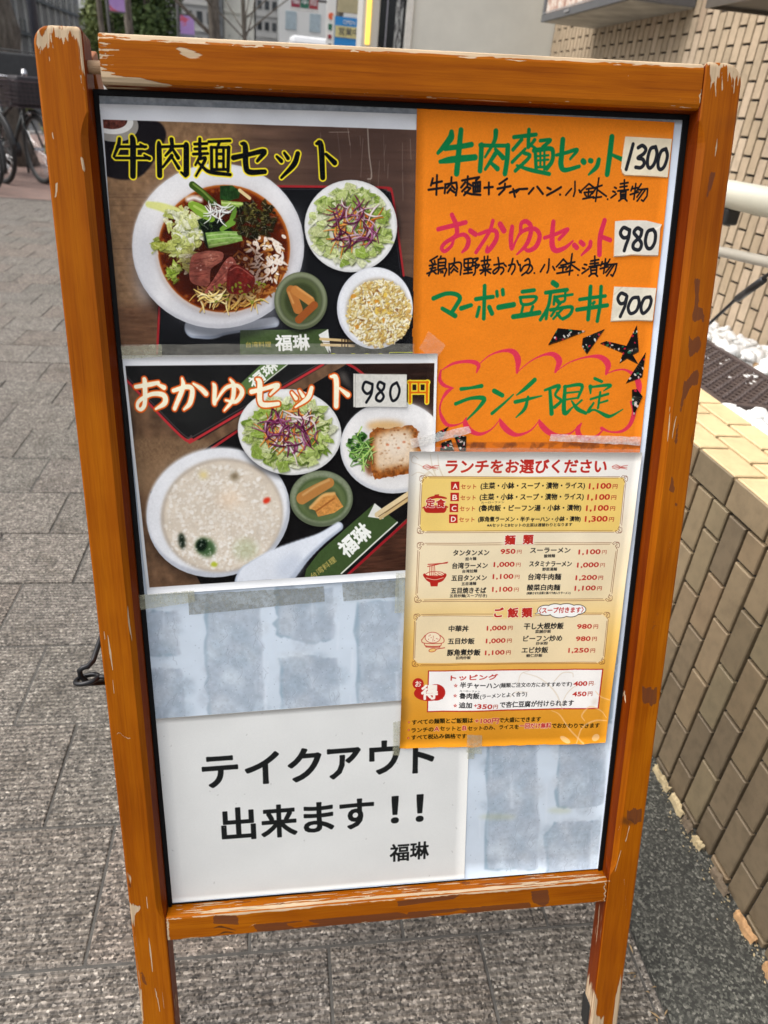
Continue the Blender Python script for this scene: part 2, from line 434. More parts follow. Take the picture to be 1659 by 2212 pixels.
def sheet_a():
    c = Canvas(Q_A, 297, 245, 3.4, (214, 216, 220)); c.frame(300, 400, .8439)
    m = np.zeros((c.h, c.w), np.float32)
    L = c.px([(130, 90), (1621, 140), (1600, 1400), (225, 1400)]); c.clip = None
    m = coverage(np.c_[L, np.roll(L, -1, 0)], c.h, c.w); c.clip = m
    c.poly([(100, 60), (1640, 60), (1640, 1420), (100, 1420)], (104, 84, 72), tex=.2, cell=60, stretch=(3, .4))
    c.poly('100,60 760,60 700,300 420,420 300,620 330,900 420,1400 100,1400', (142, 116, 90), a=.85, smooth=True, soft=40, tex=.16, cell=14)
    c.poly('1000,60 1640,60 1640,700 1100,420', (78, 62, 58), a=.6, soft=50)
    for i in range(60):
        y = rnd(60, 1300); c.stroke([(100, y), (800, y+rnd(-10, 16)), (1640, y+rnd(-10, 30))], rnd(2, 7), (62, 48, 42), a=rnd(.06, .2), soft=2)
    c.poly('185,980 400,960 390,1210 180,1210', (92, 66, 52), a=.6, soft=14, tex=.3, cell=18, stretch=(4, .5))
    # dark cloth and the edge of another bowl
    c.poly('255,88 380,96 426,150 410,215 350,315 290,366 200,372 120,330 120,180', (34, 30, 34), smooth=True, soft=2, tex=.2)
    c.ell(170, 110, 128, 84, (150, 146, 140), 10); c.ell(162, 92, 112, 66, (216, 214, 210), 10); c.ell(156, 84, 90, 50, (96, 58, 50), 10, tex=.4, cell=8)
    # tray
    c.poly('955,404 1440,412 1500,440 1562,830 1640,850 1640,1400 380,1400 388,975 700,980', (30, 31, 34), tex=.15, cell=30)
    c.strokes('955,406 1440,412 1484,424 1506,458 1558,830;396,980 386,1200', 11, (156, 52, 56), soft=1.5)
    c.strokes('965,420 1435,424 1474,436 1494,466 1545,830', 4, (92, 84, 90), a=.5)
    # spoon, wrapper, chopsticks
    c.stroke('560,1082:92 640,1090:84 720,1084:52 940,1052:48', 60, (164, 172, 186), soft=2)
    c.stroke('556,1076:78 640,1082:70 720,1078:40 940,1047:38', 60, (208, 214, 224), soft=3)
    c.poly('778,1090 1195,1085 1203,1400 772,1400', (78, 94, 60), tex=.08)
    c.poly('1150,1112 1196,1085 1198,1200', (225, 226, 220)); c.poly('1195,1085 1198,1180 1210,1200 1196,1086', (225, 226, 220))
    c.strokes('1160,1132 1320,1142;1165,1160 1320,1164', 13, (206, 178, 134)); c.strokes('1160,1147 1320,1153', 3, (90, 70, 50))
    c.strokes('1262,1128 1262,1170;1276,1128 1276,1170;1290,1128 1290,1170', 5, (70, 52, 40))
    c.text('台湾料理', (805, 1170), (925, 1168), 26, (176, 158, 92), .01)
    c.text('福琳', (948, 1182), (1108, 1178), 74, (238, 238, 232), .03)
    # noodle bowl
    c.ell(700, 735, 418, 400, (10, 10, 12), a=.5, soft=12)
    c.ell(675, 690, 407, 392, (186, 186, 190)); c.ell(672, 680, 402, 380, (222, 221, 222), soft=4)
    c.ell(640, 560, 300, 200, (236, 235, 234), a=.6, soft=30); c.ell(760, 980, 330, 90, (176, 178, 186), a=.55, soft=34); c.ell(330, 780, 50, 200, (184, 186, 194), a=.5, soft=24); c.ell(1040, 700, 34, 200, (190, 190, 196), a=.5, soft=20)
    c.ell(700, 716, 326, 314, (184, 180, 180), a=.7, soft=5); c.ell(698, 708, 318, 306, (214, 206, 200), soft=3)
    c.ell(702, 702, 313, 303, (190, 118, 52), soft=1); c.ell(700, 705, 304, 294, (100, 44, 17), soft=4, tex=.35, cell=30)
    c.ell(700, 720, 250, 240, (84, 30, 12), a=.6, soft=25)
    for i in range(46):
        a = rnd(0, 6.28); c.ell(700+290*np.cos(a), 705+280*np.sin(a), rnd(4, 12), rnd(3, 8), (224, 150, 70), a=.5, soft=2)
    for i in range(260):
        a, r = rnd(0, 6.283), np.sqrt(RNG.rand()); x, y = 700+290*r*np.cos(a), 705+280*r*np.sin(a)
        c.ell(x, y, rnd(2, 8), rnd(1.5, 5), [(60, 20, 8), (170, 84, 34), (48, 30, 12), (214, 140, 74)][i % 4], rot=rnd(0, 180), a=rnd(.3, .8), soft=1)
    c.ell(700, 705, 296, 286, (60, 18, 6), a=.35, soft=30)
    # noodles and sprouts
    shreds(c, 720, 930, 150, 42, 46, [(222, 190, 112), (236, 214, 150), (196, 150, 80)], (8, 16), (50, 150), 1.6)
    grains(c, 870, 780, 120, 150, 170, [(150, 92, 44), (176, 120, 60), (120, 66, 30), (206, 170, 120)], (7, 12), (14, 34))
    shreds(c, 890, 760, 100, 120, 40, [(240, 232, 222), (222, 206, 190)], (9, 15), (14, 52), .3)
    for i in range(40):
        x, y = 890+rnd(-95, 100), 730+rnd(-100, 130); c.ell(x, y, rnd(6, 17), rnd(5, 14), (234, 220, 206), rot=rnd(0, 180), a=.95); c.ell(x+1, y+2, 4, 4, (206, 176, 150), a=.6)
    # napa cabbage
    c.stroke('345,492:30 420,510:44 520,560:60 560,640:40', 50, (212, 214, 140), soft=3)
    cab = [(222, 224, 168), (236, 236, 200), (206, 212, 136), (242, 242, 222), (190, 196, 116)]
    for (x, y, rx, ry, n) in ((500, 570, 70, 60, 46), (540, 640, 70, 60, 46), (480, 690, 60, 50, 30), (545, 760, 36, 50, 18), (590, 590, 40, 50, 16)): leaf_mass(c, x, y, rx, ry, n, cab, (14, 36))
    for i in range(26): x, y = rnd(440, 610), rnd(530, 780); c.stroke([(x, y), (x+rnd(-30, 30), y+rnd(10, 50))], 4, (166, 172, 96), a=.5, soft=1.5)
    leaf_mass(c, 395, 690, 28, 30, 12, [(140, 150, 64), (172, 178, 92)], (12, 26)); leaf_mass(c, 462, 815, 30, 44, 22, [(128, 150, 56), (166, 186, 90), (196, 206, 130)], (12, 26))
    # greens
    c.poly('590,560 700,575 740,640 640,700 610,680 600,600', (26, 36, 22), smooth=True, soft=3)
    leaf_mass(c, 640, 580, 60, 40, 22, [(28, 46, 24), (18, 28, 18), (52, 74, 34)], (12, 28))
    c.strokes('552,400 600,438 652,486', 34, (70, 92, 36)); c.strokes('556,396 600,430 645,474', 10, (136, 156, 84), a=.7)
    c.stroke('550,495:40 590,520:56 640,555:40', 50, (132, 162, 66)); c.stroke('560,500 630,540', 12, (184, 204, 122), a=.7)
    c.poly('682,404 740,402 778,430 772,462 720,476 682,468', (46, 76, 38), tex=.4, cell=8)
    c.poly('686,472 820,484 826,506 800,524 690,514', (142, 168, 88), smooth=False, tex=.2); c.stroke('692,484 815,492', 8, (206, 224, 150), a=.7)
    c.stroke('740,560:26 752,520:22 748,510:30', 26, (106, 140, 60)); c.stroke('690,610:20 740,575:34', 28, (120, 156, 68))
    c.poly('612,626 700,618 778,620 790,664 720,682 628,700', (134, 166, 94), tex=.2, cell=8)
    c.strokes('622,640 700,632 780,634;626,660 720,650 784,652;632,686 720,672', 4, (196, 216, 160), a=.7)
    shreds(c, 665, 525, 45, 34, 18, [(240, 240, 236), (222, 226, 220)], (6, 10), (50, 110), 1.5)
    # dark pickled greens
    leaf_mass(c, 850, 565, 92, 88, 120, [(44, 40, 18), (60, 54, 24), (30, 26, 14), (82, 76, 36), (52, 42, 20)], (9, 24))
    leaf_mass(c, 860, 545, 60, 60, 40, [(104, 98, 52), (130, 122, 70), (40, 36, 16)], (5, 11))
    c.strokes('775,425 800,445 822,462', 16, (218, 196, 150))
    c.poly('520,720 860,700 860,930 560,930', (40, 14, 8), a=.45, smooth=True, soft=14)
    # beef
    c.poly('548,742 600,716 650,712 696,722 690,760 640,800 632,872 590,880 540,850', (128, 78, 68), smooth=True, tex=.3, cell=12, stretch=(2, .7))
    c.poly('600,730 660,722 684,740 620,790', (166, 114, 98), a=.7, smooth=True, soft=5, tex=.2)
    c.poly('706,760 740,742 762,792 720,850 640,905 610,908 650,850', (140, 84, 74), smooth=True, tex=.3, cell=10)
    c.poly('722,800 770,780 846,838 824,904 760,918 716,900', (104, 40, 34), smooth=True, tex=.3, cell=14); c.stroke('730,806 770,790 838,836', 5, (170, 110, 100), a=.7)
    c.strokes('560,760 600,750 670,740;560,800 610,780;570,830 620,820;660,860 720,800;640,890 700,840', 4, (96, 48, 42), a=.7, soft=2)
    c.stroke('530,468 560,460 590,470', 22, (240, 236, 232), a=.9, soft=6)
    for i in range(90):
        x, y = rnd(550, 830), rnd(725, 910); c.stroke([(x, y), (x+rnd(6, 26), y-rnd(-6, 12))], rnd(1.2, 3), [(180, 128, 112), (84, 36, 30), (60, 22, 18)][i % 3], a=rnd(.25, .6), soft=.8)
    for i in range(16): x, y = rnd(560, 820), rnd(730, 890); c.ell(x, y, rnd(2, 6), rnd(1, 3), (250, 240, 232), rot=-20, a=.7, soft=1)
    shreds(c, 640, 930, 50, 30, 12, [(236, 206, 130), (250, 230, 170)], (8, 13), (60, 130), 1.2)
    for i in range(26):
        x, y = rnd(640, 900), rnd(850, 960); c.ell(x, y, rnd(6, 13), rnd(3, 6), (124, 132, 50), rot=rnd(0, 180), a=.9)
    # side dishes
    salad(c, 1305, 595, 222, 219)
    c.ell(1070, 965, 130, 138, (8, 8, 10), a=.6, soft=8); c.ell(1066, 950, 127, 137, (100, 106, 84)); c.ell(1066, 944, 120, 128, (132, 138, 114), soft=2); c.ell(1066, 950, 104, 112, (78, 84, 64), soft=4)
    for r in (98, 86): c.ell(1066, 950, r, r*1.08, (112, 122, 84), a=.5, soft=2)
    c.ell(1066, 950, 80, 88, (70, 78, 52), soft=5)
    c.strokes('1020,900 1052,990', 46, (172, 116, 66)); c.strokes('1040,900 1110,950', 44, (184, 128, 74)); c.strokes('1056,1040 1130,970', 36, (150, 92, 50)); c.strokes('1008,910 1030,960;1050,888 1120,936', 8, (212, 166, 112), a=.7, soft=3)
    c.ell(1424, 1004, 184, 204, (6, 6, 8), a=.6, soft=8); c.ell(1420, 985, 182, 195, (196, 198, 206)); c.ell(1422, 978, 176, 185, (226, 228, 232), soft=3); c.ell(1436, 1000, 156, 160, (176, 166, 150), soft=5)
    ric = [(232, 216, 166), (240, 230, 196), (218, 196, 134), (204, 176, 110), (246, 240, 216), (190, 156, 96)]
    grains(c, 1440, 1010, 152, 158, 1100, ric)
    for i in range(24): x, y = rnd(1310, 1580), rnd(880, 1150); c.ell(x, y, rnd(8, 18), rnd(6, 12), [(206, 138, 50), (124, 84, 50), (228, 190, 90)][i % 3], rot=rnd(0, 180), a=.75)
    grains(c, 1440, 1010, 146, 150, 260, ric)
    # price hidden under the sheet below
    c.text('1,100円', (1215, 1255), (1600, 1255), 66, (40, 60, 30), .02, halo=(200, 200, 60))
    # heading
    c.frame(400, 500, .6028)
    head = ['125,88:12 118,130:14 88,205:6;110,140 300,140;100,215 325,216', '262,124:4 290,142:10;288,196:4 322,218:14', '207,76:20 214,120:30 214,334:28',
            '384,112:10 386,150:24 390,330:26', '384,142 560,136', '566,124:18 566,150:28 566,318:28;560,332:14 532,310:4', '468,92:18 470,150:14 428,200:4;472,150:6 512,214:16;470,200:14 410,276:4;474,214:6 516,282:14',
            '655,90:12 655,196:13', '620,124 702,120;622,156 698,153;612,190 708,186', '662,196:10 626,262:4;650,224:5 692,222:12 630,334:4;640,240:5 668,268:8 722,308:14 856,326:12',
            '714,108 856,102;786,108:8 772,146:8', '732,146:12 734,300:12;846,146:14 842,300:13', '730,146 850,146;736,292 842,292;766,190 812,190;766,236 812,236', '767,148:8 767,290:8;812,148:8 812,290:8',
            '930,120:6 956,136:26 960,262:28 984,308:26 1086,306:20', '878,214:24 980,192:18 1084,172:22 1036,236:10', '1166,206:8 1196,236:16;1216,182:8 1240,216:16;1306,186:22 1280,258:24 1196,346:6', '1430,120:8 1460,132:28 1472,344:26;1494,190:10 1552,246:26']
    for g, col in ((30, (246, 222, 60)), (11, (12, 16, 18))):
        for h in head: c.strokes(h, 8, col, grow=g, soft=1)
    c.strokes('1515,45 1650,44;1640,20 1655,130', 3, (200, 190, 180), a=.6)
    c.clip = None; tone(c, m)
    c.grain(.018, 2); c.grain(.04, 90)
    # greyish reflection-like scuffs and scratches of the old laminate
    c.frame(300, 400, .8439)
    for i in range(26):
        x, y = rnd(1150, 1590), rnd(130, 700); c.stroke([(x, y), (x+rnd(-12, 22), y+rnd(20, 200))], 1.6, (196, 188, 180), a=rnd(.15, .5), soft=1)
    c.stroke('1385,135 1392,250 1404,360 1385,372', 5, (190, 180, 168), a=.7, soft=1.5)
    return c

def sheet_b():
    c = Canvas(Q_B, 297, 210, 3.4, (222, 224, 226)); c.frame(450, 1380, .8439)
    L = c.px([(62, 100), (1526, 86), (1503, 1060), (176, 1150)])
    c.clip = coverage(np.c_[L, np.roll(L, -1, 0)], c.h, c.w)
    c.poly('20,40 1580,40 1580,1200 20,1200', (112, 90, 72), tex=.22, cell=26)
    c.poly('60,440 400,440 640,500 300,640 160,700 60,700', (128, 106, 84), a=.8, soft=10, tex=.15); c.poly('80,600 280,520 170,760', (146, 122, 98), a=.5, soft=12)
    c.poly('60,290 90,300 110,420 80,520 60,500', (70, 58, 50), a=.8, soft=6)
    c.poly('60,60 1080,60 420,452 330,440 60,170', (40, 40, 40), soft=1, tex=.2, cell=40); c.poly('150,300 240,340 360,420 560,300 420,200', (60, 62, 60), a=.4, soft=30)
    c.strokes('60,160 330,432 384,448 430,432 1010,92', 13, (172, 62, 66), soft=1.2); c.strokes('60,140 332,416 384,430 425,416 985,92', 4, (110, 96, 96), a=.7)
    c.poly('470,480 1126,88 1580,500 1580,640 1120,1100 430,1140 180,700', (30, 29, 30), tex=.2, cell=30)
    c.poly('1140,88 1580,88 1580,300 1530,400 1200,140', (58, 42, 36), tex=.25, cell=20, stretch=(3, .6)); c.poly('1080,120 1120,130 1150,220 1090,170', (150, 142, 134), a=.5, soft=8)
    c.strokes('480,492 612,404;1122,88 1210,150 1500,420', 12, (160, 54, 58)); c.poly('1390,838 1580,700 1580,1200 1100,1200 1130,1080', (84, 58, 46), tex=.3, cell=14, stretch=(4, .5))
    c.strokes('1400,834 1120,1092', 13, (150, 42, 50))
    # wrapper across the upper tray
    c.poly('716,92 842,92 660,236 588,214', (96, 118, 76)); c.stroke('842,92 660,236', 5, (200, 206, 190))
    c.text('福琳', (680, 208), (800, 106), 56, (232, 234, 224), .03)
    # porridge
    c.ell(520, 815, 352, 312, (14, 12, 12), -14, a=.5, soft=14)
    c.ell(508, 797, 348, 302, (178, 182, 190), -14); c.ell(500, 780, 342, 290, (224, 226, 230), -14, soft=4); c.ell(430, 640, 180, 90, (238, 239, 240), -20, a=.6, soft=30)
    c.ell(526, 808, 296, 268, (176, 164, 150), -14, soft=5); c.ell(530, 810, 284, 258, (208, 196, 180), -14, soft=4, tex=.05, cell=40)
    for i in range(900):
        a, r = rnd(0, 6.283), np.sqrt(RNG.rand()); x, y = 525+276*r*np.cos(a), 815+250*r*np.sin(a); s = rnd(4, 12)
        c.ell(x, y, s, s*rnd(.5, 1), mix((226, 218, 206), (244, 240, 234), RNG.rand()), rot=rnd(0, 180), a=rnd(.2, .6), soft=1)
        if i % 3 == 0: c.ell(x+s*.6, y+s*.7, s*.8, s*.4, (170, 150, 128), a=.3, soft=1)
    c.ell(640, 970, 60, 50, (150, 164, 122), a=.45, soft=12); c.ell(450, 960, 52, 42, (54, 84, 50), 30, a=.85, soft=7); c.ell(430, 950, 26, 30, (24, 40, 28), 30, soft=4)
    c.ell(335, 930, 17, 38, (40, 50, 40), -8, soft=5); c.ell(590, 625, 22, 20, (130, 118, 98), soft=7); c.ell(742, 738, 19, 13, (206, 70, 50), -30, soft=3); c.ell(440, 618, 18, 14, (222, 200, 130), soft=8); c.ell(490, 1040, 16, 12, (172, 180, 70), soft=3)
    c.ell(560, 735, 60, 40, (222, 190, 160), a=.4, soft=14)
    for i in range(150):
        a, r = rnd(0, 6.283), np.sqrt(RNG.rand()); c.ell(450+180*r*np.cos(a), 970+80*r*np.sin(a), rnd(3, 8), rnd(2, 5), (240, 238, 232), rot=rnd(0, 180), a=.35, soft=1)
    salad(c, 850, 414, 246, 204, 8)
    # radish cake plate
    c.ell(1345, 500, 246, 222, (10, 10, 10), a=.5, soft=10); c.ell(1335, 486, 246, 220, (190, 192, 196)); c.ell(1335, 478, 240, 210, (224, 222, 220), soft=4); c.ell(1380, 330, 130, 50, (240, 238, 236), a=.7, soft=16)
    c.ell(1330, 500, 170, 140, (206, 200, 196), a=.8, soft=14); c.ell(1300, 385, 90, 26, (206, 160, 104), a=.8, soft=8); c.ell(1228, 560, 26, 60, (110, 60, 30), a=.8, soft=7)
    c.poly('1226,420 1262,392 1300,400 1420,380 1450,410 1448,440 1476,560 1470,600 1330,625 1250,640 1236,600 1224,500', (146, 92, 46), tex=.35, cell=9, rough=1.2)
    c.poly('1262,430 1400,402 1430,450 1440,560 1330,580 1262,590 1250,500', (222, 198, 172), a=.95, smooth=True, soft=10, tex=.08); c.ell(1350, 480, 60, 50, (236, 222, 206), a=.6, soft=14)
    for i in range(70): x, y = rnd(1235, 1465), rnd(400, 630); c.ell(x, y, rnd(2, 7), rnd(2, 5), (116, 62, 26), a=.35 if 1270 < x < 1430 and 430 < y < 570 else .7, soft=1)
    for x, y in ((1310, 475), (1360, 490), (1386, 462)): c.ell(x, y, 8, 5, (196, 120, 90), a=.8, soft=1)
    leaf_mass(c, 1176, 490, 46, 80, 60, [(52, 96, 44), (76, 124, 56), (104, 150, 72), (38, 74, 34)], (8, 20))
    shreds(c, 1200, 520, 40, 60, 26, [(140, 180, 96), (176, 206, 130), (96, 140, 66)], (5, 8), (40, 110), .8)
    c.strokes('1190,540 1246,482;1196,520 1200,600;1170,430 1190,390', 7, (166, 196, 116))
    # pickles
    c.ell(1004, 742, 150, 134, (8, 8, 8), a=.6, soft=8); c.ell(1000, 730, 149, 133, (100, 108, 88)); c.ell(1000, 722, 142, 122, (134, 142, 120), soft=3, tex=.1); c.ell(1002, 732, 122, 104, (84, 98, 66), soft=4)
    for r in (112, 98): c.ell(1002, 734, r, r*.85, (122, 134, 96), a=.45, soft=2)
    c.ell(1004, 742, 88, 74, (88, 100, 72), soft=6)
    c.stroke('910,728:56 975,690:52 1040,655:44', 50, (176, 128, 78)); c.stroke('915,712 975,672 1036,642', 10, (206, 166, 116), a=.8, soft=3)
    c.poly('945,776 1010,712 1062,700 1104,768 1060,798 985,816 972,786', (192, 138, 82), smooth=False, tex=.15); c.stroke('950,772 1008,716 1060,706', 14, (214, 166, 110), soft=3); c.stroke('975,790 1060,730', 6, (132, 84, 44), a=.8, soft=2)
    # spoon, wrapper, chopsticks
    c.stroke('1084,862:40 1000,920:56 900,985:110 800,1060:180 700,1140:230', 100, (160, 168, 182), soft=2)
    c.stroke('1080,858:30 1000,912:42 896,974:92 790,1050:160 700,1130:210', 100, (214, 220, 230), soft=5); c.ell(850, 1050, 70, 50, (188, 196, 210), -35, a=.8, soft=14)
    c.poly('1248,754 1358,840 1096,1086 900,1200 930,1060 990,982', (74, 92, 58), tex=.06); c.stroke('1354,842 1094,1082', 7, (214, 216, 204)); c.poly('1250,752 1298,790 1290,826 1218,816', (222, 222, 214))
    c.strokes('1262,806 1420,700', 26, (214, 192, 154), smooth=False); c.strokes('1276,822 1420,724', 14, (196, 170, 128)); c.stroke('1268,815 1420,712', 4, (120, 96, 64))
    c.text('福琳', (1118, 1008), (1238, 896), 84, (238, 240, 232), .035); c.text('台湾料理', (960, 1110), (1072, 1022), 30, (176, 160, 100), .01)
    # heading
    c.frame(480, 1420, .7716)
    head = ['84,166:16 160,154:20 204,144:14', '126,124:10 132,140:22 132,250:20 112,284:16 92,272:14 104,238:16 170,204:18 232,210:24 238,250:24 190,282:8', '196,150:8 234,170:22',
            '284,186:16 356,166:20 384,184:22 372,250:22 340,284:8', '330,122:8 334,170:22 290,280:18', '390,150:8 430,176:20 456,202:22', '494,150:8 502,170:20 500,250:18 512,236:8 560,172:14 620,160:16 646,196:22 612,244:16 560,236:8',
            '584,128:8 602,160:20 594,236:18 552,290:6', '694,192:20 760,176:16 832,158:20 792,206:8', '722,126:8 738,144:24 738,236:24 762,260:22 834,254:16', '904,196:8 926,226:16;944,186:8 962,214:16;1006,172:18 986,224:20 922,272:5', '1104,112:8 1132,126:24 1132,266:22;1150,174:8 1192,208:22']
    for g, col in ((20, (208, 98, 34)), (4, (250, 240, 206))):
        for h in head: c.strokes(h, 14, col, grow=g, soft=1)
    yen = ['1508,142:12 1508,246:12', '1500,142 1600,142;1512,196 1592,196', '1594,142:14 1592,246:14', '1550,144:10 1550,196:10']
    for g, col in ((13, (246, 214, 70)), (0, (214, 116, 30))):
        for h in yen: c.strokes(h, 9, col, grow=g, soft=1, smooth=False)
    c.poly('1220,97 1330,99 1486,100 1484,270 1330,266 1220,272', (206, 204, 196), tex=.05)
    price(c, '1306,150 1270,140 1258,175 1280,200 1304,182 1308,150 1302,200 1276,245;1370,150 1344,140 1334,165 1352,188 1366,214 1350,238 1328,230 1332,206 1364,176 1370,150;1434,142 1408,160 1400,200 1412,236 1436,222 1448,180 1434,142', 11)
    m = c.clip; c.clip = None; tone(c, m); c.grain(.018, 2); c.grain(.04, 80)
    return c

def price(c, s, w):
    c.strokes(s, w, (30, 32, 38), soft=.8, grow=w*.22)
    c.strokes(s, w*.2, (120, 122, 128), a=.28, soft=1)

def sheet_orange():
    c = Canvas(Q_O, 240, 300, 3.4, (240, 134, 34))
    c.grain(.03, 3, octaves=2); c.grain(.03, 100)
    c.frame(1650, 440, .3918)
    g = [('400,220:40 385,290:62 262,432:26', 50), ('335,385 480,368 604,346', 42), ('496,200:44 480,360 452,640', 52), ('285,520:30 400,500:56 640,476:50', 50),
         ('706,352 700,480 690,612', 44), ('690,352 820,358 975,358', 28), ('974,360 966,500 944,642', 44), ('852,212:46 838,310:34 742,474:16', 34), ('848,396:26 924,480:42', 36), ('846,440:38 744,598:22', 30), ('798,530:24 868,592:42', 34),
         ('1190,198 1182,372', 32), ('1036,272 1262,246', 30), ('1116,296 1026,400', 28), ('1248,300:28 1188,376:18', 24), ('1188,336:16 1262,392:22', 20), ('1152,392:20 1018,526:26', 24), ('1140,432 1196,470 1050,614', 28), ('1066,560:16 1200,604:30 1398,646:30', 30),
         ('1306,308 1410,302 1330,372', 26), ('1240,408 1408,388 1436,440 1424,520 1372,590', 36), ('1254,404 1262,590', 30), ('1306,424 1306,576', 15), ('1348,412 1346,602', 17), ('1270,466 1390,456', 12), ('1276,510 1390,500', 12), ('1262,578 1390,572', 16)]
    for s, w in g: c.stroke(s, w, GREEN, grow=10)
    black1 = '210,690 190,762;200,742 302,720;165,806 312,786;252,658 245,856;338,750 330,840;335,752 450,732 456,790 444,862;400,680 396,740 354,788;405,768 432,800;392,790 358,836;384,800 430,832;566,670 560,748;508,712 602,692;540,730 498,782;570,742 602,764;562,768 508,822;558,780 592,790 528,860;538,830 600,850 694,858;614,690 682,678 648,712;618,738 692,726 690,822 624,828 618,738;645,735 645,822;668,730 668,822;625,776 690,770;734,786 820,778;780,734 780,852;966,694 888,748;868,796 1002,770;945,745 940,800 884,856;994,836 1092,800 1060,832;1028,800 1046,878;1106,800 1172,796;1236,790 1188,846;1274,775 1332,848;1378,785 1412,802;1518,780 1450,822 1374,862;1508,855'
    c.strokes(black1, 23, INK, smooth=False)
    c.frame(2200, 480, .3134)
    for s, w in [('166,244:56 150,440:60 142,560:64 190,630:46 376,584:34', 50), ('86,440:28 200,412:34 350,374:36 262,488:22', 34), ('424,516:58 438,530:58', 56), ('514,510:50 530,514:50', 48), ('626,500:46 598,590:50 500,686:18', 44), ('792,212:60 766,440:62 734,682:58', 60), ('800,440:26 918,492:44', 40)]: c.stroke(s, w, GREEN, grow=12)
    c.strokes('276,866 204,948;322,776 322,900 304,962;374,884 402,916;500,804 384,912;508,808 566,852;468,872 542,860;440,916 552,904;500,864 490,976;448,936 468,962;532,930 510,966;424,996 562,970;560,860 668,824;628,732 586,1026;592,860 545,930;610,880 724,962;556,984 660,970;740,1000;830,850 852,862;808,900 836,912;784,982 850,934;904,806 1002,790;900,846 990,834;870,896 1006,880;955,756 955,886;905,912 976,904 970,988 908,992 905,912;910,942 970,936;910,966 970,960;925,992 884,1022;955,988 988,1022;1060,838 1040,892;1050,870 1122,854;1030,942 1132,910;1102,804 1076,1002;1170,808 1108,902;1140,880 1252,868 1244,960 1196,1026 1174,1012;1180,885 1116,972;1216,890 1118,1024', 23, INK, smooth=False)
    c.poly('960,210 1558,240 1505,730 1300,716 955,700 925,670 908,610 930,420', (238, 226, 198), tex=.06, cell=30); c.poly('960,210 1558,240 1550,300 955,300', (212, 192, 158), a=.5, soft=10)
    price(c, '1060,308 1018,470 974,628;1126,352 1180,326 1224,372 1196,430 1124,482 1186,500 1204,556 1160,606 1096,602;1348,342 1286,366 1252,470 1246,570 1276,612 1330,560 1366,430 1348,342;1480,368 1420,400 1384,510 1384,600 1416,630 1464,584 1500,460 1480,368', 36)
    c.frame(1650, 820, .3918)
    for s, w in [('264,238 400,204 544,168', 40), ('404,92:42 448,200:46 446,300:40 340,372:36 298,430:34 332,462:34 400,404:30 430,330:26 520,292:36 572,342:46 556,420:42 508,472:20', 38), ('592,254 644,290', 46),
                 ('680,288:30 790,250:34 856,264:40 856,340:44 800,430:44 762,462:40 766,410:14', 36), ('822,152 782,270 650,474', 34), ('896,188 934,252', 52), ('1018,214:40 1006,320:46 1014,436:34 1060,350:18 1104,276:30 1180,236:36 1262,240:40 1300,310:44 1262,414:44 1184,456:36 1136,424:24', 40),
                 ('1104,260:30 1112,180:36 1160,158:40 1206,200:44 1206,290:44 1160,400:38 1068,494:14', 36), ('1350,326 1460,290 1588,238 1500,338', 32), ('1440,164:42 1428,300:50 1430,410:56 1470,456:46 1560,426:36 1638,360:16', 46)]: c.stroke(s, w, PINK, grow=5)
    c.strokes('256,514 180,560;195,568 202,582;226,560 230,582;174,610 242,596;212,590 200,640;150,690 242,652;180,640 236,630;200,640 168,712;205,660 242,692;292,514 280,542;264,546 336,540 335,622;264,546 262,652;265,580 332,577;265,612 332,608;262,652 346,640 326,716;270,665 262,692;290,665 292,682;308,665 312,682;375,590 375,702;375,596 492,580 490,702;430,534 425,590 390,642;430,610 462,642;425,640 395,682;430,650 462,672;530,546 612,540 606,620 534,626 530,546;570,540 568,690;532,585 608,580;530,656 606,648;524,692 612,680;620,542 670,535 640,572;630,575 652,590;620,612 682,600 660,632;646,605 640,682 624,706;704,562 797,550;735,518 735,582;770,514 765,576;772,590 710,606;720,620 728,636;745,615 750,632;786,600 770,626;690,656 802,645;745,630 745,708;740,655 698,692;750,655 797,686;834,602 932,585;875,528 885,600 880,650 840,692 824,670 870,632 920,630 932,660 904,697;940,600 957,616;984,606 1040,595 1046,640 1014,697;1026,538 1010,600 980,668;1070,560 1086,602;1100,600 1106,666 1140,612 1200,600 1226,640 1190,686 1160,680;1150,560 1186,540 1200,590 1175,660 1118,707;1245,685;1350,600 1308,672;1396,543 1390,640 1375,682;1434,620 1452,652', 19, INK)
    for s, w in [('216,944:42 340,896:38 440,900:40 486,940:42 452,1010:40 400,1092:40', 40), ('306,1048:36 436,1122:46', 44), ('498,1046:44 598,1014:38', 40), ('648,952 736,938 822,928', 38), ('738,816 734,960 728,1150', 38), ('682,1036 658,1128', 32), ('784,1034 812,1098', 44), ('862,876 866,918', 34), ('922,858 926,902', 38),
                 ('880,1036 1034,1008', 50), ('1124,876 1242,860', 36), ('1100,934 1262,928 1226,992 1124,1004 1102,934', 28), ('1128,1030 1112,1104', 26), ('1230,1028 1206,1096', 28), ('1030,1132 1150,1114 1296,1090', 46),
                 ('1436,784 1474,810', 50), ('1362,886 1580,856', 36), ('1412,886 1386,1030 1308,1162', 34), ('1452,926 1444,1004', 26), ('1470,928 1634,904', 24), ('1562,884 1556,964 1520,984', 24), ('1476,962 1504,996', 38), ('1382,1044 1366,1152', 30), ('1412,1062 1612,1030 1628,1072 1596,1120 1536,1154', 32), ('1494,1010 1418,1124', 24), ('1544,1040 1440,1152', 22), ('1478,1096 1514,1144', 28)]: c.stroke(s, w, GREEN, smooth=w < 44, grow=4)
    c.frame(2100, 820, .3737)
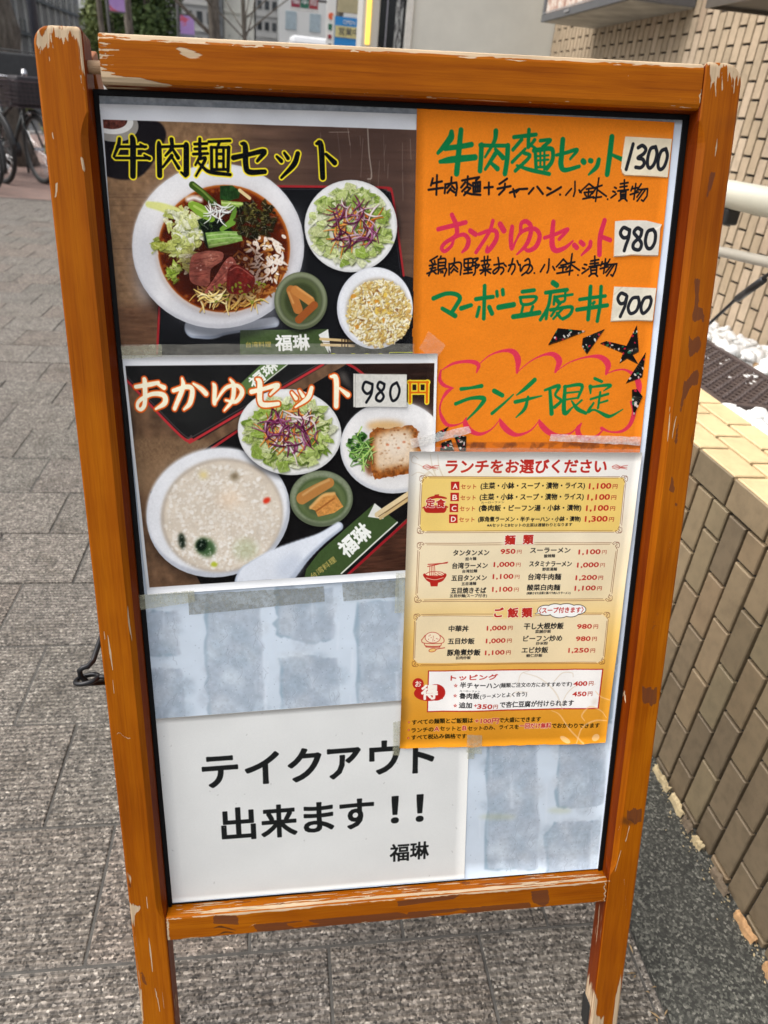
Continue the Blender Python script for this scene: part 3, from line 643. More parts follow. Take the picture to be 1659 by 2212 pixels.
    for s, w in [('530,420 556,446', 48), ('600,388 628,412', 46), ('704,386:40 692,440:42 606,528:16', 40), ('856,156:46 808,330:52 800,520:50', 50), ('812,326:40 916,366:42', 42)]: c.stroke(s, w, PINK, grow=5)
    c.strokes('412,570 338,652;415,575 462,622;385,636 442,625;365,662 442,650;410,630 405,702;343,722 452,705;440,622 534,600;506,513 475,738;480,640 440,682;500,630 584,688;450,704 512,690;568,740;638,626 662,631;618,665 642,673;613,722 682,675;708,590 792,575;700,620 787,610;690,652 802,632;750,538 750,642;705,660 772,655 766,722 710,727 705,660;710,690 765,685;720,725 688,752;750,722 778,752;830,598 815,642;820,625 882,610;808,672 892,650;866,568 845,722;912,573 870,642;890,630 987,620 972,690 942,752 924,737;930,635 868,712;956,635 878,748', 20, INK, smooth=False)
    for s, w in [('588,1002 720,982 862,964', 34), ('558,1112 720,1088 884,1064', 40), ('704,866 694,1040 678,1214', 42), ('818,866 808,1060 778,1232', 38), ('732,1044 744,1032', 32)]: c.stroke(s, w, GREEN, smooth=False, grow=4)
    c.poly('965,172 1110,160 1300,165 1468,206 1448,240 1428,538 1300,536 1145,530 1050,542 950,547', (232, 226, 212), tex=.06, cell=24)
    price(c, '1110,262 1056,242 1022,300 1056,350 1108,332 1122,266 1110,350 1084,420 1062,488;1252,270 1206,246 1168,292 1206,346 1248,412 1222,478 1162,464 1166,406 1236,336 1252,270;1372,262 1316,284 1290,380 1308,456 1350,462 1388,400 1396,310 1372,262', 30)
    c.poly('955,872 1405,888 1365,1237 1195,1230 918,1240 935,1060', (236, 229, 208), tex=.06, cell=24); c.stroke('955,960 1040,880', 8, (190, 178, 150), a=.6, soft=3)
    price(c, '1082,962 1030,944 994,1000 1020,1054 1070,1040 1092,976 1070,1080 1020,1194;1212,988 1150,1000 1106,1090 1128,1160 1190,1134 1222,1050 1212,988;1338,984 1278,1000 1242,1090 1262,1160 1322,1110 1350,1030 1338,984', 28)
    c.frame(1700, 1300, .5546)
    for s in ['115,325:4 200,275:18 290,258:22 356,264:30 386,288:30 372,338:10', '385,282:6 470,212:10 570,180:20 640,190:38 672,250:46 664,338:18', '664,338:6 760,258:8 860,210:16 930,208:34 970,258:46 942,334:18', '942,334:6 1050,262:8 1180,224:14 1270,228:34 1322,280:46 1308,348:18', '1308,348:6 1380,322:10 1450,320:14 1520,366:34 1546,430:46 1546,486:30',
              '1488,552:16 1512,620:32 1482,716:30 1420,766:20 1340,770:12 1276,744:24', '1292,750:10 1240,800:16 1170,822:22 1118,800:38 1104,750:36 1130,708:10', '1130,708:6 1050,780:12 960,796:24 890,770:40 840,720:38 824,684:12', '824,688:6 760,760:12 670,792:24 610,770:40 560,720:40 540,676:12', '540,680:6 480,750:10 400,786:24 330,762:36 292,712:40 298,668:10',
              '300,682:6 240,716:10 170,722:24 130,680:30 108,610:14 122,540:14 160,480:26 204,450:8', '204,452:8 140,432:26 108,390:26 115,322:12']: c.stroke(s, 20, (224, 58, 84))
    for s, w in [('262,458:28 330,450:22 408,436:30', 24), ('222,566:26 330,526:24 426,528:34 390,592:24 306,680:12', 24), ('500,472:34 558,504:32', 30), ('638,498:10 570,562:18 484,636:24', 20), ('792,392:32 730,450:30 662,502:10', 24), ('652,552:28 740,532:24 842,508:10', 24), ('744,516:20 720,600:26 658,664:10', 24),
                 ('866,466:18 968,436:28 940,502:18 982,542:22 936,590:26', 22), ('902,462:24 914,636:34', 28), ('1006,442:20 1132,430:26 1106,522:20', 22), ('1012,488 1108,478', 14), ('1012,536 1108,522', 14), ('1012,440:26 1006,630:34 1072,586:10', 28), ('1060,546:12 1100,602:30 1162,634:24', 24), ('1132,540 1088,580', 16),
                 ('1226,382:22 1276,404:22', 24), ('1194,440:30 1196,490:12', 24), ('1196,444:16 1338,430:24 1290,472:8', 20), ('1196,532:16 1322,494:20', 20), ('1266,482:18 1250,596:18', 18), ('1254,562:12 1318,542:16', 14), ('1218,560:16 1180,622:24 1226,610:14 1310,652:28 1350,652:20 1430,606:8', 22)]: c.stroke(s, w, (22, 128, 66))
    # dark band of torn glue along the lower edge
    c.poly('40,842 1562,842 1570,1000 20,1000', (206, 104, 36), a=.55)
    for i in range(46):
        x = rnd(70, 1540); c.poly(np.array([(x, 850), (x+rnd(20, 90), 848), (x+rnd(10, 100), rnd(860, 900)), (x-rnd(0, 30), rnd(856, 905))]), (118, 66, 44), a=rnd(.15, .5), soft=1, tex=.3, rough=1.5)
    for Pg in SCRAPS: scrap(c, Pg)
    c.grain(.02, 2)
    return c

SCRAPS = ['960,22 1160,42 1000,105 890,142', '1140,95 1298,28 1170,208 1133,150', '1265,130 1310,115 1455,150 1530,0 1545,190 1500,215 1540,280 1460,240 1405,275 1430,200', '1595,195 1570,375 1450,420', '1495,465 1530,462 1572,515 1508,655 1495,560', '40,800 172,732 120,822 60,860', '120,850 190,826 212,908 108,908', '208,796 300,802 294,910 250,910']
def scrap(c, s):
    P = pts(s)[0]; Q = c.px(P); old = c.clip
    m = coverage(np.c_[Q, np.roll(Q, -1, 0)], c.h, c.w); c.clip = m
    c.poly(s, (22, 22, 22)); x0, y0 = P.min(0); x1, y1 = P.max(0)
    for i in range(int((x1-x0)*(y1-y0)/1500)+8):
        x, y = rnd(x0, x1), rnd(y0, y1); c.ell(x, y, rnd(5, 15), rnd(4, 10), [(226, 206, 198), (196, 36, 60), (40, 116, 84), (230, 226, 216)][i % 4], rot=rnd(0, 180), a=.9)
    cx, cy = rnd(x0+10, x1-10), rnd(y0, y1)
    for k in range(9): a = k*.35+.2; c.stroke([(cx, cy), (cx+60*np.cos(a), cy+60*np.sin(a))], 1.6, (150, 146, 120), a=.7)
    c.clip = old

RED, BLK, GOLD = (188, 44, 36), (24, 24, 26), (226, 160, 44)
def swirl(c, x, y, sx, sy, col=(110, 52, 30)):
    for P in ([(0, 34), (0, 12), (8, 2), (20, 4), (22, 14), (12, 16)], [(34, 0), (16, 2), (6, 10)], [(4, 40), (12, 34), (20, 40), (14, 48)], [(36, 4), (44, 10), (38, 18), (30, 12)], [(14, 22), (26, 26), (22, 36)]):
        c.stroke([(x+p[0]*sx, y+p[1]*sy) for p in P], 2.6, col)

def wavy_box(c, P, off=10, col=(120, 62, 36), n=12):
    """double rule round four corners (frame coordinates), with corner ornaments"""
    P = np.array(P, float); ctr = P.mean(0)
    for k, ww in ((0, 2.6), (off, 2.4)):
        Q = P+np.sign(P-ctr)*(-k)
        for i in range(4):
            a, b = Q[i], Q[(i+1) % 4]; d = (b-a)/np.linalg.norm(b-a)*46
            c.stroke(np.array([a+d, (a+b)/2+((0, RNG.randn()*3) if i % 2 == 0 else (0, 0)), b-d]), ww, col)
    for i, (sx, sy) in enumerate(((1, 1), (-1, 1), (-1, -1), (1, -1))): swirl(c, P[i][0]-6*sx, P[i][1]-6*sy, sx, sy)

def sheet_menu():
    c = Canvas(Q_M, 210, 297, 4.6, (250, 246, 236))
    y = np.linspace(0, 1, c.h)[:, None]
    stops = [(0, (244, 241, 235)), (.09, (244, 240, 230)), (.2, (240, 228, 204)), (.42, (242, 222, 180)), (.6, (238, 196, 112)), (.8, (226, 160, 58)), (1, (222, 146, 34))]
    for k in range(3): c.im[..., k] = np.interp(y, [s[0] for s in stops], [s[1][k]/255 for s in stops])
    M1, M2 = (1580, 1780, .6028), (1580, 2380, .5546)
    c.frame(*M1)
    def vine(pts_, w=7, col=(206, 190, 166), a=.55):
        for s in pts_.split(';'): c.stroke(s, w, col, a=a, soft=1.2)
    vine('230,60:3 250,160:8 300,260:9 380,330:5;280,60:2 290,150:8 340,260:8;150,90:6 120,70:6 110,110:5 160,130:5 230,180:8 300,250:8;380,260:5 450,230:7 520,250:6 530,310:6 480,340:5 440,310:4;110,200:4 160,180:6 250,230:8 330,330:6')
    for x, yy, r in ((250, 155, 40), (210, 190, -30), (250, 290, 10), (490, 245, -60)): c.ell(x, yy, 24, 10, (214, 198, 172), r, a=.5)
    T = lambda s, L, R, h, col=BLK, b=.022, **k: c.text(s, L, R, h, col, b, **k)
    T('ランチをお選びください', (333, 180), (1392, 176), 92, RED, .032)
    for X in (182, 1434): c.strokes(f'{X},140 {X+30},130 {X+60},148 {X+100},158;{X},150 {X+40},158 {X+70},138 {X+104},134;{X},143 {X+50},146 {X+100},146', 3.4, (190, 70, 60)); c.ell(X+52, 145, 34, 11, (190, 70, 60), 8, a=.25)
    c.poly('190,208 1510,214 1522,240 1480,560 1462,574 180,572 165,550 176,230', (240, 206, 116), soft=1); c.poly('190,208 800,208 800,572 180,572', (244, 214, 132), a=.35, soft=50)
    wavy_box(c, [(168, 206), (1532, 208), (1494, 578), (152, 582)])
    rows = [('A', 272, '(主菜・小鉢・スープ・漬物・ライス)', 562, 1252, '1,100', 1280, 1426, 366, 42), ('B', 346, '(主菜・小鉢・スープ・漬物・ライス)', 556, 1244, '1,100', 1270, 1418, 363, 42), ('C', 419, '(魯肉飯・ビーフン湯・小鉢・漬物)', 551, 1228, '1,100', 1262, 1410, 358, 40), ('D', 491, '(豚角煮ラーメン・半チャーハン・小鉢・漬物)', 545, 1224, '1,300', 1254, 1402, 354, 34)]
    for L, yy, s, a, b, p, pa, pb, bx, h in rows:
        c.poly([(bx, yy-30), (bx+56, yy-30), (bx+56, yy+26), (bx, yy+26)], (186, 40, 34)); T(L, (bx+13, yy+17), (bx+43, yy+17), 44, (250, 240, 224), .02)
        T('セット', (bx+66, yy+17), (bx+166, yy+17), 34, (176, 70, 40), .02)
        T(s, (a, yy+15), (b, yy+12), h, BLK, .022); T(p, (pa, yy+17), (pb, yy+15), 46, RED, .035); T('円', (pb+12, yy+14), (pb+44, yy+13), 30, (170, 60, 40), .008)
    T('ルーローファン', (566, 388), (716, 384), 15, BLK, .014)
    T('※AセットとBセットの主菜は週替わりとなります', (604, 542), (1168, 536), 23, BLK, .02)
    # pot emblem
    c.poly('188,418 210,402 320,402 338,418 326,446 300,450 228,450 200,444', (182, 42, 34), smooth=True); c.poly('204,364 222,346 258,336 300,337 336,348 334,356 270,352 214,366', (182, 42, 34), smooth=True); c.stroke('262,332 284,330', 9, (182, 42, 34)); c.strokes('182,416 196,408;332,406 344,412', 9, (182, 42, 34))
    T('定', (200, 408), (258, 408), 54, RED, .04, halo=(252, 246, 236), halo_w=.05); T('食', (268, 408), (328, 408), 54, RED, .04, halo=(252, 246, 236), halo_w=.05)
    # noodles
    c.poly('180,650 1440,648 1470,670 1440,1000 1400,1020 150,1016 145,990 165,672', (238, 220, 182), a=.7, soft=2)
    wavy_box(c, [(152, 652), (1478, 648), (1430, 1030), (134, 1038)])
    c.poly('700,590 920,590 920,666 700,666', (240, 226, 196), a=.9, soft=6)
    T('麺', (722, 656), (788, 654), 62, RED, .04, halo=(252, 246, 236)); T('類', (842, 652), (908, 650), 62, RED, .04, halo=(252, 246, 236))
    for s, a, yy, b, h, p, pa, pb, py in [('タンタンメン', 380, 732, 616, 40, '950', 694, 790, 722), ('台湾ラーメン', 374, 818, 606, 40, '1,000', 648, 784, 808), ('五目タンメン', 370, 900, 600, 40, '1,100', 642, 776, 888), ('五目焼きそば', 366, 984, 596, 40, '1,100', 638, 770, 972),
                                       ('スーラーメン', 890, 716, 1154, 38, '1,100', 1210, 1356, 724), ('スタミナラーメン', 884, 806, 1162, 38, '1,000', 1200, 1344, 810), ('台湾牛肉麺', 876, 894, 1092, 42, '1,200', 1190, 1332, 894), ('酸菜白肉麺', 868, 964, 1086, 40, '1,100', 1184, 1324, 964)]:
        T(s, (a, yy-2), (b, yy-4), h, BLK, .026); T(p, (pa, py), (pb, py-2), 40, RED, .032); T('円', (pb+12, py-2), (pb+42, py-3), 28, (170, 60, 40), .008)
    for s, a, yy, b, h in [('担々麺', 460, 764, 532, 22), ('台湾拉麺', 440, 846, 538, 22), ('五目湯麺', 436, 930, 532, 22), ('五目炒麺(スープ付き)', 358, 1010, 602, 22), ('酸辣麺', 982, 746, 1054, 22), ('野菜湯麺', 970, 834, 1066, 22), ('(発酵させた白菜と豚バラ肉入りラーメン)', 866, 990, 1156, 17)]: T(s, (a, yy), (b, yy-3), h, BLK, .02)
    c.poly('192,852 328,850 322,890 290,912 236,914 200,890', (182, 42, 34), smooth=True); c.poly('228,910 284,908 278,938 234,938', (182, 42, 34)); c.ell(260, 853, 64, 17, (246, 226, 190)); c.ell(260, 853, 66, 19, (182, 42, 34), a=.0)
    c.strokes('200,856 230,842 300,842 322,856', 4, (182, 42, 34)); c.strokes('214,806 344,776;216,792 340,782', 6, (182, 42, 34)); c.strokes('228,800 226,870;238,800 238,872;248,796 250,870;258,796 262,868;222,868 300,866;266,852 300,870;280,848 312,860', 3.4, (182, 42, 34)); c.stroke('204,882 260,894 316,880', 3.4, (246, 226, 190))
    # rice
    c.frame(*M2)
    c.poly('170,148 1490,138 1530,170 1500,460 1460,486 160,490 130,460 146,180', (240, 222, 186), a=.85, soft=2)
    wavy_box(c, [(140, 140), (1536, 128), (1500, 490), (128, 510)])
    c.poly('700,92 1000,86 1000,162 700,166', (240, 206, 130), a=.9, soft=6)
    for s, a, b in (('ご', 708, 772), ('飯', 804, 878), ('類', 906, 978)): T(s, (a, 154), (b, 150), 68, RED, .04, halo=(252, 240, 220))
    for r_, col in ((5, (60, 50, 44)), (0, (252, 250, 244))):
        for x, yy, rx, ry in ((1080, 110, 58, 34), (1150, 96, 60, 30), (1230, 94, 66, 30), (1310, 104, 58, 32), (1180, 126, 70, 36), (1260, 122, 60, 34)): c.ell(x, yy, rx+r_, ry+r_, col)
        c.stroke('1060,112:20 1006,134:3', 10, col, grow=r_)
    T('〈スープ付きます〉', (1030, 128), (1352, 122), 42, RED, .02)
    for s, a, yy, b, h, p, pa, pb, py in [('中華丼', 382, 262, 522, 44, '1,000', 654, 792, 252), ('五目炒飯', 376, 352, 564, 44, '1,000', 648, 786, 344), ('豚角煮炒飯', 370, 434, 606, 46, '1,100', 642, 780, 430), ('干し大根炒飯', 920, 244, 1206, 46, '980', 1306, 1410, 242), ('ビーフン炒め', 916, 332, 1196, 44, '980', 1298, 1400, 330), ('エビ炒飯', 906, 416, 1094, 44, '1,250', 1244, 1388, 414)]:
        T(s, (a, yy-2), (b, yy-4), h, BLK, .026); T(p, (pa, py), (pb, py-4), 42, RED, .032); T('円', (pb+14, py-4), (pb+46, py-6), 32, (170, 60, 40), .008)
    for s, a, yy, b, h in [('扣肉炒飯', 432, 462, 538, 24), ('菜脯炒飯', 1002, 272, 1116, 24), ('炒米粉', 1008, 358, 1094, 24), ('蝦仁炒飯', 938, 446, 1054, 24)]: T(s, (a, yy), (b, yy-2), h, BLK, .018)
    c.ell(268, 306, 56, 40, (182, 42, 34)); c.ell(268, 306, 52, 36, (246, 228, 196)); c.strokes('188,322 206,346 330,346 348,318 322,290;190,324 214,290;206,346 222,366 316,366 330,346', 4.5, (182, 42, 34)); c.strokes('222,366 226,374 312,374 316,366', 6, (182, 42, 34))
    for i in range(12): c.ell(268+rnd(-40, 40), 306+rnd(-24, 24), 3, 3, (182, 42, 34))
    c.ell(266, 396, 28, 14, (182, 42, 34), -12); c.ell(266, 396, 24, 10, (240, 200, 120), -12); c.stroke('290,388 352,378', 6, (182, 42, 34))
    # topping box
    c.poly('234,542 1498,528 1464,816 226,842', (182, 42, 34)); c.poly('242,549 1488,536 1456,808 234,834', (250, 246, 240))
    vine('1200,820:8 1150,700:10 1040,600:8 920,560:5;1140,620:7 1200,560:8 1270,560:7 1280,590:5;880,640:4 900,570:6 960,545:5;1190,800:6 1240,700:7 1330,640:6 1440,640:4;820,740:4 860,700:7 950,700:6', 9, (222, 206, 182), .6)
    c.ell(292, 700, 66, 60, (186, 40, 34)); c.ell(240, 706, 106, 56, (186, 40, 34)); c.ell(164, 638, 40, 40, (186, 40, 34)); c.poly('290,740 342,748 320,700', (186, 40, 34))
    T('お', (144, 658), (186, 656), 46, (250, 240, 224), .02); T('得', (188, 742), (300, 738), 106, (252, 244, 230), .04)
    T('トッピング', (396, 612), (732, 604), 40, RED, .035)
    for yy in (652, 724, 794): star(c, 432 if yy < 700 else 428, yy, 15)
    T('半チャーハン', (462, 664), (738, 668), 42, BLK, .026); T('(麺類ご注文の方におすすめです)', (746, 664), (1268, 652), 34, BLK, .018); T('400', (1282, 654), (1378, 650), 42, RED, .035); T('円', (1392, 648), (1424, 646), 34, (170, 60, 40), .01)
    T('ルーローファン', (460, 694), (604, 698), 15, BLK, .012); T('魯肉飯', (458, 740), (598, 740), 42, BLK, .026); T('(ラーメンとよく合う)', (606, 742), (944, 724), 34, BLK, .018); T('450', (1274, 728), (1372, 724), 42, RED, .035); T('円', (1384, 722), (1416, 720), 34, (170, 60, 40), .01)
    T('追加', (454, 806), (544, 806), 42, BLK, .026); T('+', (560, 806), (582, 806), 40, RED, .01); T('350', (584, 812), (690, 816), 42, RED, .035); T('円', (700, 814), (732, 814), 32, (170, 60, 40), .01); T('で杏仁豆腐が付けられます', (748, 806), (1280, 792), 44, BLK, .024)
    T('すべての麺類とご飯類は', (120, 928), (552, 910), 38, (30, 28, 10), .022); T('+100円', (566, 914), (736, 918), 42, (190, 50, 50), .03, halo=(252, 230, 200)); T('で大盛にできます', (742, 912), (1042, 904), 36, (30, 28, 10), .022)
    T('ランチの', (116, 984), (272, 978), 36, (30, 28, 10), .022); T('A', (278, 976), (312, 976), 42, (190, 50, 50), .03, halo=(252, 230, 200)); T('セットと', (320, 972), (466, 968), 34, (30, 28, 10), .022); T('B', (478, 966), (506, 966), 42, (190, 50, 50), .03, halo=(252, 230, 200)); T('セットのみ、ライスを', (516, 966), (882, 958), 34, (30, 28, 10), .022)
    T('一回だけ無料', (888, 954), (1116, 952), 40, (190, 50, 50), .03, halo=(252, 230, 200)); T('でおかわりできます', (1122, 952), (1466, 946), 36, (30, 28, 10), .022)
    T('すべて税込み価格です', (116, 1036), (506, 1022), 36, (30, 28, 10), .022)
    for x, yy in ((98, 912), (96, 968), (94, 1026)): star(c, x, yy, 11)
    vine('1350,1060:12 1250,960:10 1180,860:8 1120,830:4;1300,1060:8 1340,950:10 1430,900:12 1520,900:8;1360,900:6 1340,860:10 1400,800:12 1480,830:8 1520,880:6;1440,690:5 1480,730:9 1560,760:6', 10, (246, 200, 150), .6)
    c.ell(1220, 1036, 40, 18, (248, 208, 160), 30, a=.7); c.ell(1440, 1020, 30, 24, (248, 208, 160), -40, a=.7)
    for x, yy, w, h in ((70, 820, 40, 90), (1430, 770, 10, 20), (1440, 760, 6, 20)): c.ell(x, yy, w, h, (150, 110, 60), a=.25, soft=10)
    c.grain(.02, 2); c.grain(.025, 120)
    return c

def star(c, x, y, r):
    t = -np.pi/2+np.arange(10)*np.pi/5; R = np.where(np.arange(10) % 2 == 0, r, r*.42)
    c.poly(np.c_[x+R*np.cos(t), y+R*np.sin(t)], (190, 50, 40)); c.ell(x, y, r*.22, r*.22, (250, 240, 230))

def sheet_takeout():
    c = Canvas(Q_T, 297, 205, 3, (224, 225, 222)); c.frame(550, 2300, .8439)
    def row(s, xs, ys, h, ws, b=.024):
        for ch, x, y, w in zip(s, xs, ys, ws): c.text(ch, (x, y), (x+w, y-w*.075), h, (30, 32, 32), b, square=True)
    row('テイクアウト', [308, 506, 706, 892, 1092, 1300], [1002, 990, 976, 962, 940, 934], 172, [158, 152, 150, 150, 140, 96])
    row('出来ます！！', [396, 580, 780, 950, 1196, 1316], [1248, 1236, 1216, 1200, 1176, 1168], 158, [152, 162, 136, 156, 30, 30])
    row('福琳', [1188, 1286], [1356, 1346], 88, [90, 88], .022)
    c.grain(.014, 90); c.grain(.01, 3)
    for i in range(26): x, y = rnd(120, 1560), rnd(640, 1500); c.stroke([(x, y), (x+rnd(-6, 6), y+rnd(-8, 8))], 3, (150, 150, 146), a=.5, soft=1)
    return c

def sheet_backing():
    c = Canvas(Q_BACK, 504, 815, 2.4, (208, 220, 232))
    c.grain(.04, 60, octaves=3)
    D = 1.8517
    # a photo-print of pale whitewashed bricks turned on end
    def brick(fr, P, dark=0.):
        c.frame(*fr); Q = pts(P)[0]
        c.poly(Q+np.array([-12, 4]), (142, 164, 180), a=.8, smooth=False, soft=2, rough=3)
        c.poly(Q, mix((186, 196, 208), (170, 180, 193), dark), a=.78, soft=1.6, tex=.09, cell=16, rough=2.6)
        x0, y0 = Q.min(0); x1, y1 = Q.max(0); k = (x1-x0)*(y1-y0)/26000
        for i in range(int(6*k)+2):
            x, y = rnd(x0, x1), rnd(y0, y1); c.ell(x, y, rnd(12, 60), rnd(10, 70), [(206, 218, 228), (162, 178, 192), (198, 206, 214), (176, 186, 198)][i % 4], rot=rnd(0, 180), a=.42, soft=6, tex=.15, cell=8)
        for i in range(int(34*k)+4):
            x, y = rnd(x0, x1), rnd(y0, y1); c.ell(x, y, rnd(1, 3.5), rnd(1, 2.5), [(120, 132, 148), (228, 234, 242)][i % 2], rot=rnd(0, 180), a=.5)
        for i in range(int(3*k)+1):
            x, y = rnd(x0, x1), rnd(y0, y1); P_ = [(x, y)]
            for j in range(5): P_.append((P_[-1][0]+rnd(-16, 16), P_[-1][1]+rnd(2, 22)))
            c.stroke(P_, 1.6, (112, 124, 140), a=.6, soft=.8); c.stroke([(a+2, b+1) for a, b in P_], 1.4, (226, 232, 240), a=.5, soft=.8)
    FB, FC = (550, 2300, .8439), (1800, 2900, .7667)
    for P, d in (('20,170 190,168 196,372 30,380', .3), ('40,445 206,440 226,700 80,690', .5), ('335,120 580,140 590,330 596,650 345,660 330,420', .2), ('665,50 925,60 928,300 800,316 668,280', .6), ('684,392 800,380 948,392 962,640 690,640', .8), ('1046,120 1250,120 1250,640 1050,640', .3), ('1046,-400 1250,-400 1250,90 1046,90', .3)): brick(FB, P, d)
    for P, d in (('206,60 462,60 462,760 196,760', .4), ('588,60 812,60 816,410 700,436 566,430', .6), ('512,560 560,512 690,506 812,500 800,760 515,770', .3)): brick(FC, P, d)
    c.frame(0, 0, D)
    for P in ('240,210 420,215 420,700 250,700', '470,215 700,225 700,500 470,500', '740,225 900,230 900,700 740,700', '1440,280 1470,300 1440,700 1400,700', '1370,730 1420,730 1390,960 1360,960', '1010,970 1160,970 1160,1200 1010,1200', '1360,990 1400,990 1370,1300 1345,1300', '1340,1330 1370,1330 1345,1560 1322,1560'): brick((0, 0, D), P, .4)
    c.frame(0, 0, D)
    for i in range(70):
        x, y = rnd(318, 1320), rnd(1240, 1920); c.stroke([(x, y), (x+rnd(-3, 3), y+rnd(20, 90))], rnd(2, 7), (226, 233, 243), a=rnd(.15, .4), soft=3)
    for i in range(1100):
        x, y = rnd(318, 1320), rnd(1240, 1920); c.ell(x, y, rnd(.5, 1.6), rnd(.5, 1.4), (126, 138, 152), a=rnd(.2, .6))
    for (x, y, w) in ((1075, 1766, 40), (1210, 1752, 26)): c.ell(x, y, w, 6, (186, 190, 150), a=.4, soft=6)
    c.frame(0, 0, D)
    # pale strip along the right margin and grey laminate margin along the top
    c.poly('1459,262 1478,255 1303,1880 1290,1880', (222, 232, 246), a=.9, soft=1)
    c.poly('205,200 1480,252 1480,266 205,226', (128, 132, 138), a=.8, soft=2, tex=.2)
    return c
# ------------------------------------------------------------------ pavement and ground
def mat_paver():
    t = NT('ribbed_concrete_paver'); v = t.obj(world=True); oi = t.n('ObjectInfo').outputs['Random']
    vo = t.n('TexVoronoi', feature='F1'); vo.inputs['Scale'].default_value = 330; t.l(v, vo.inputs['Vector'])
    vc = t.n('SeparateColor'); t.l(vo.outputs['Color'], vc.inputs[0])
    agg = t.ramp(vc.outputs[0], [(0, (.055, .051, .047)), (.25, (.16, .15, .138)), (.6, (.30, .285, .265)), (.86, (.40, .38, .355)), (.95, (.58, .56, .53)), (1, (.76, .74, .70))])
    big = t.noise(v, 5, 4); mid = t.noise(v, 45, 4)
    c = t.mix(t.ramp(big, [(.3, g3(0)), (.7, g3(1))]), agg, t.mix(1., agg, (.86, .83, .81), 'MULTIPLY'))
    c = t.mix(.75, c, t.ramp(mid, [(.32, g3(.50)), (.6, g3(1.0))]), 'MULTIPLY')
    c = t.mix(1., c, t.ramp(oi, [(0, (1.03, .90, .80)), (.25, (.84, .81, .74)), (.5, (1.04, .98, .90)), (.75, (.90, .86, .80)), (1, (.98, .87, .78))]), 'MULTIPLY')
    wv = t.n('TexWave', wave_type='BANDS', bands_direction='Y'); wv.inputs['Scale'].default_value = 33.; wv.inputs['Distortion'].default_value = .8; wv.inputs['Detail'].default_value = 2; wv.inputs['Detail Scale'].default_value = 3.
    t.l(v, wv.inputs['Vector'])
    c = t.mix(.8, c, t.ramp(wv.outputs['Fac'], [(0, g3(.48)), (.45, g3(.95)), (1, g3(1.08))]), 'MULTIPLY')  # shade in the rib grooves painted in as darker colour
    st = t.noise(v, 9, 6, .7); c = t.mix(.8, c, t.ramp(st, [(.36, (.62, .60, .57)), (.47, g3(1.)), (.70, g3(1.)), (.78, (1.25, 1.24, 1.2))]), 'MULTIPLY')
    vs = t.n('TexVoronoi'); vs.inputs['Scale'].default_value = 3.3; t.l(v, vs.inputs['Vector']); c = t.mix(t.ramp(vs.outputs['Distance'], [(.035, g3(.65)), (.06, g3(0))]), c, (.62, .61, .58))
    h = t.math('ADD', t.math('MULTIPLY', wv.outputs['Fac'], 1.3), t.math('MULTIPLY', vc.outputs[1], .7))
    h = t.math('ADD', h, t.math('MULTIPLY', mid, .8))
    return t.done(c, .6, t.bump(h, .0026, 1.))
def mat_asphalt():
    t = NT('dark_granular_concrete'); v = t.obj(world=True)
    vo = t.n('TexVoronoi'); vo.inputs['Scale'].default_value = 300; t.l(v, vo.inputs['Vector']); vc = t.n('SeparateColor'); t.l(vo.outputs['Color'], vc.inputs[0])
    n = t.noise(v, 150, 6, .8); n2 = t.noise(v, 6, 5)
    f = t.math('ADD', t.math('MULTIPLY', n, .75), t.math('MULTIPLY', vc.outputs[0], .4))
    c = t.ramp(f, [(.3, (.014, .0145, .013)), (.5, (.026, .027, .023)), (.62, (.052, .053, .045)), (.74, (.13, .13, .11)), (.84, (.30, .29, .25))])
    c = t.mix(t.ramp(n2, [(.35, g3(.0)), (.75, g3(.25))]), c, (.11, .105, .09))
    return t.done(c, .8, t.bump(f, .0022, 1.))
def mat_ground():
    t = NT('street_ground'); v = t.obj(world=True); n = t.noise(v, 3, 5); n2 = t.noise(v, 60, 4)
    c = t.mix(n, (.20, .19, .17), (.27, .25, .225)); c = t.mix(.5, c, t.ramp(n2, [(.3, g3(.6)), (.7, g3(1.1))]), 'MULTIPLY')
    return t.done(c, .85)
M_PAVER, M_ASPH, M_GROUND = mat_paver(), mat_asphalt(), mat_ground()
M_SAND = simple('joint_sand', (.085, .08, .072), .9, .3, 60, 1., world=True)

b = MB(); b.box(-120, 120, -40, 200, -.4, -.03); tag(b.build('ground', M_GROUND), kind='structure')
b = MB(); b.box(-9, .735, -.9, 10.2, -.029, -.0035); pav = tag(b.build('pavement', M_SAND), kind='structure')
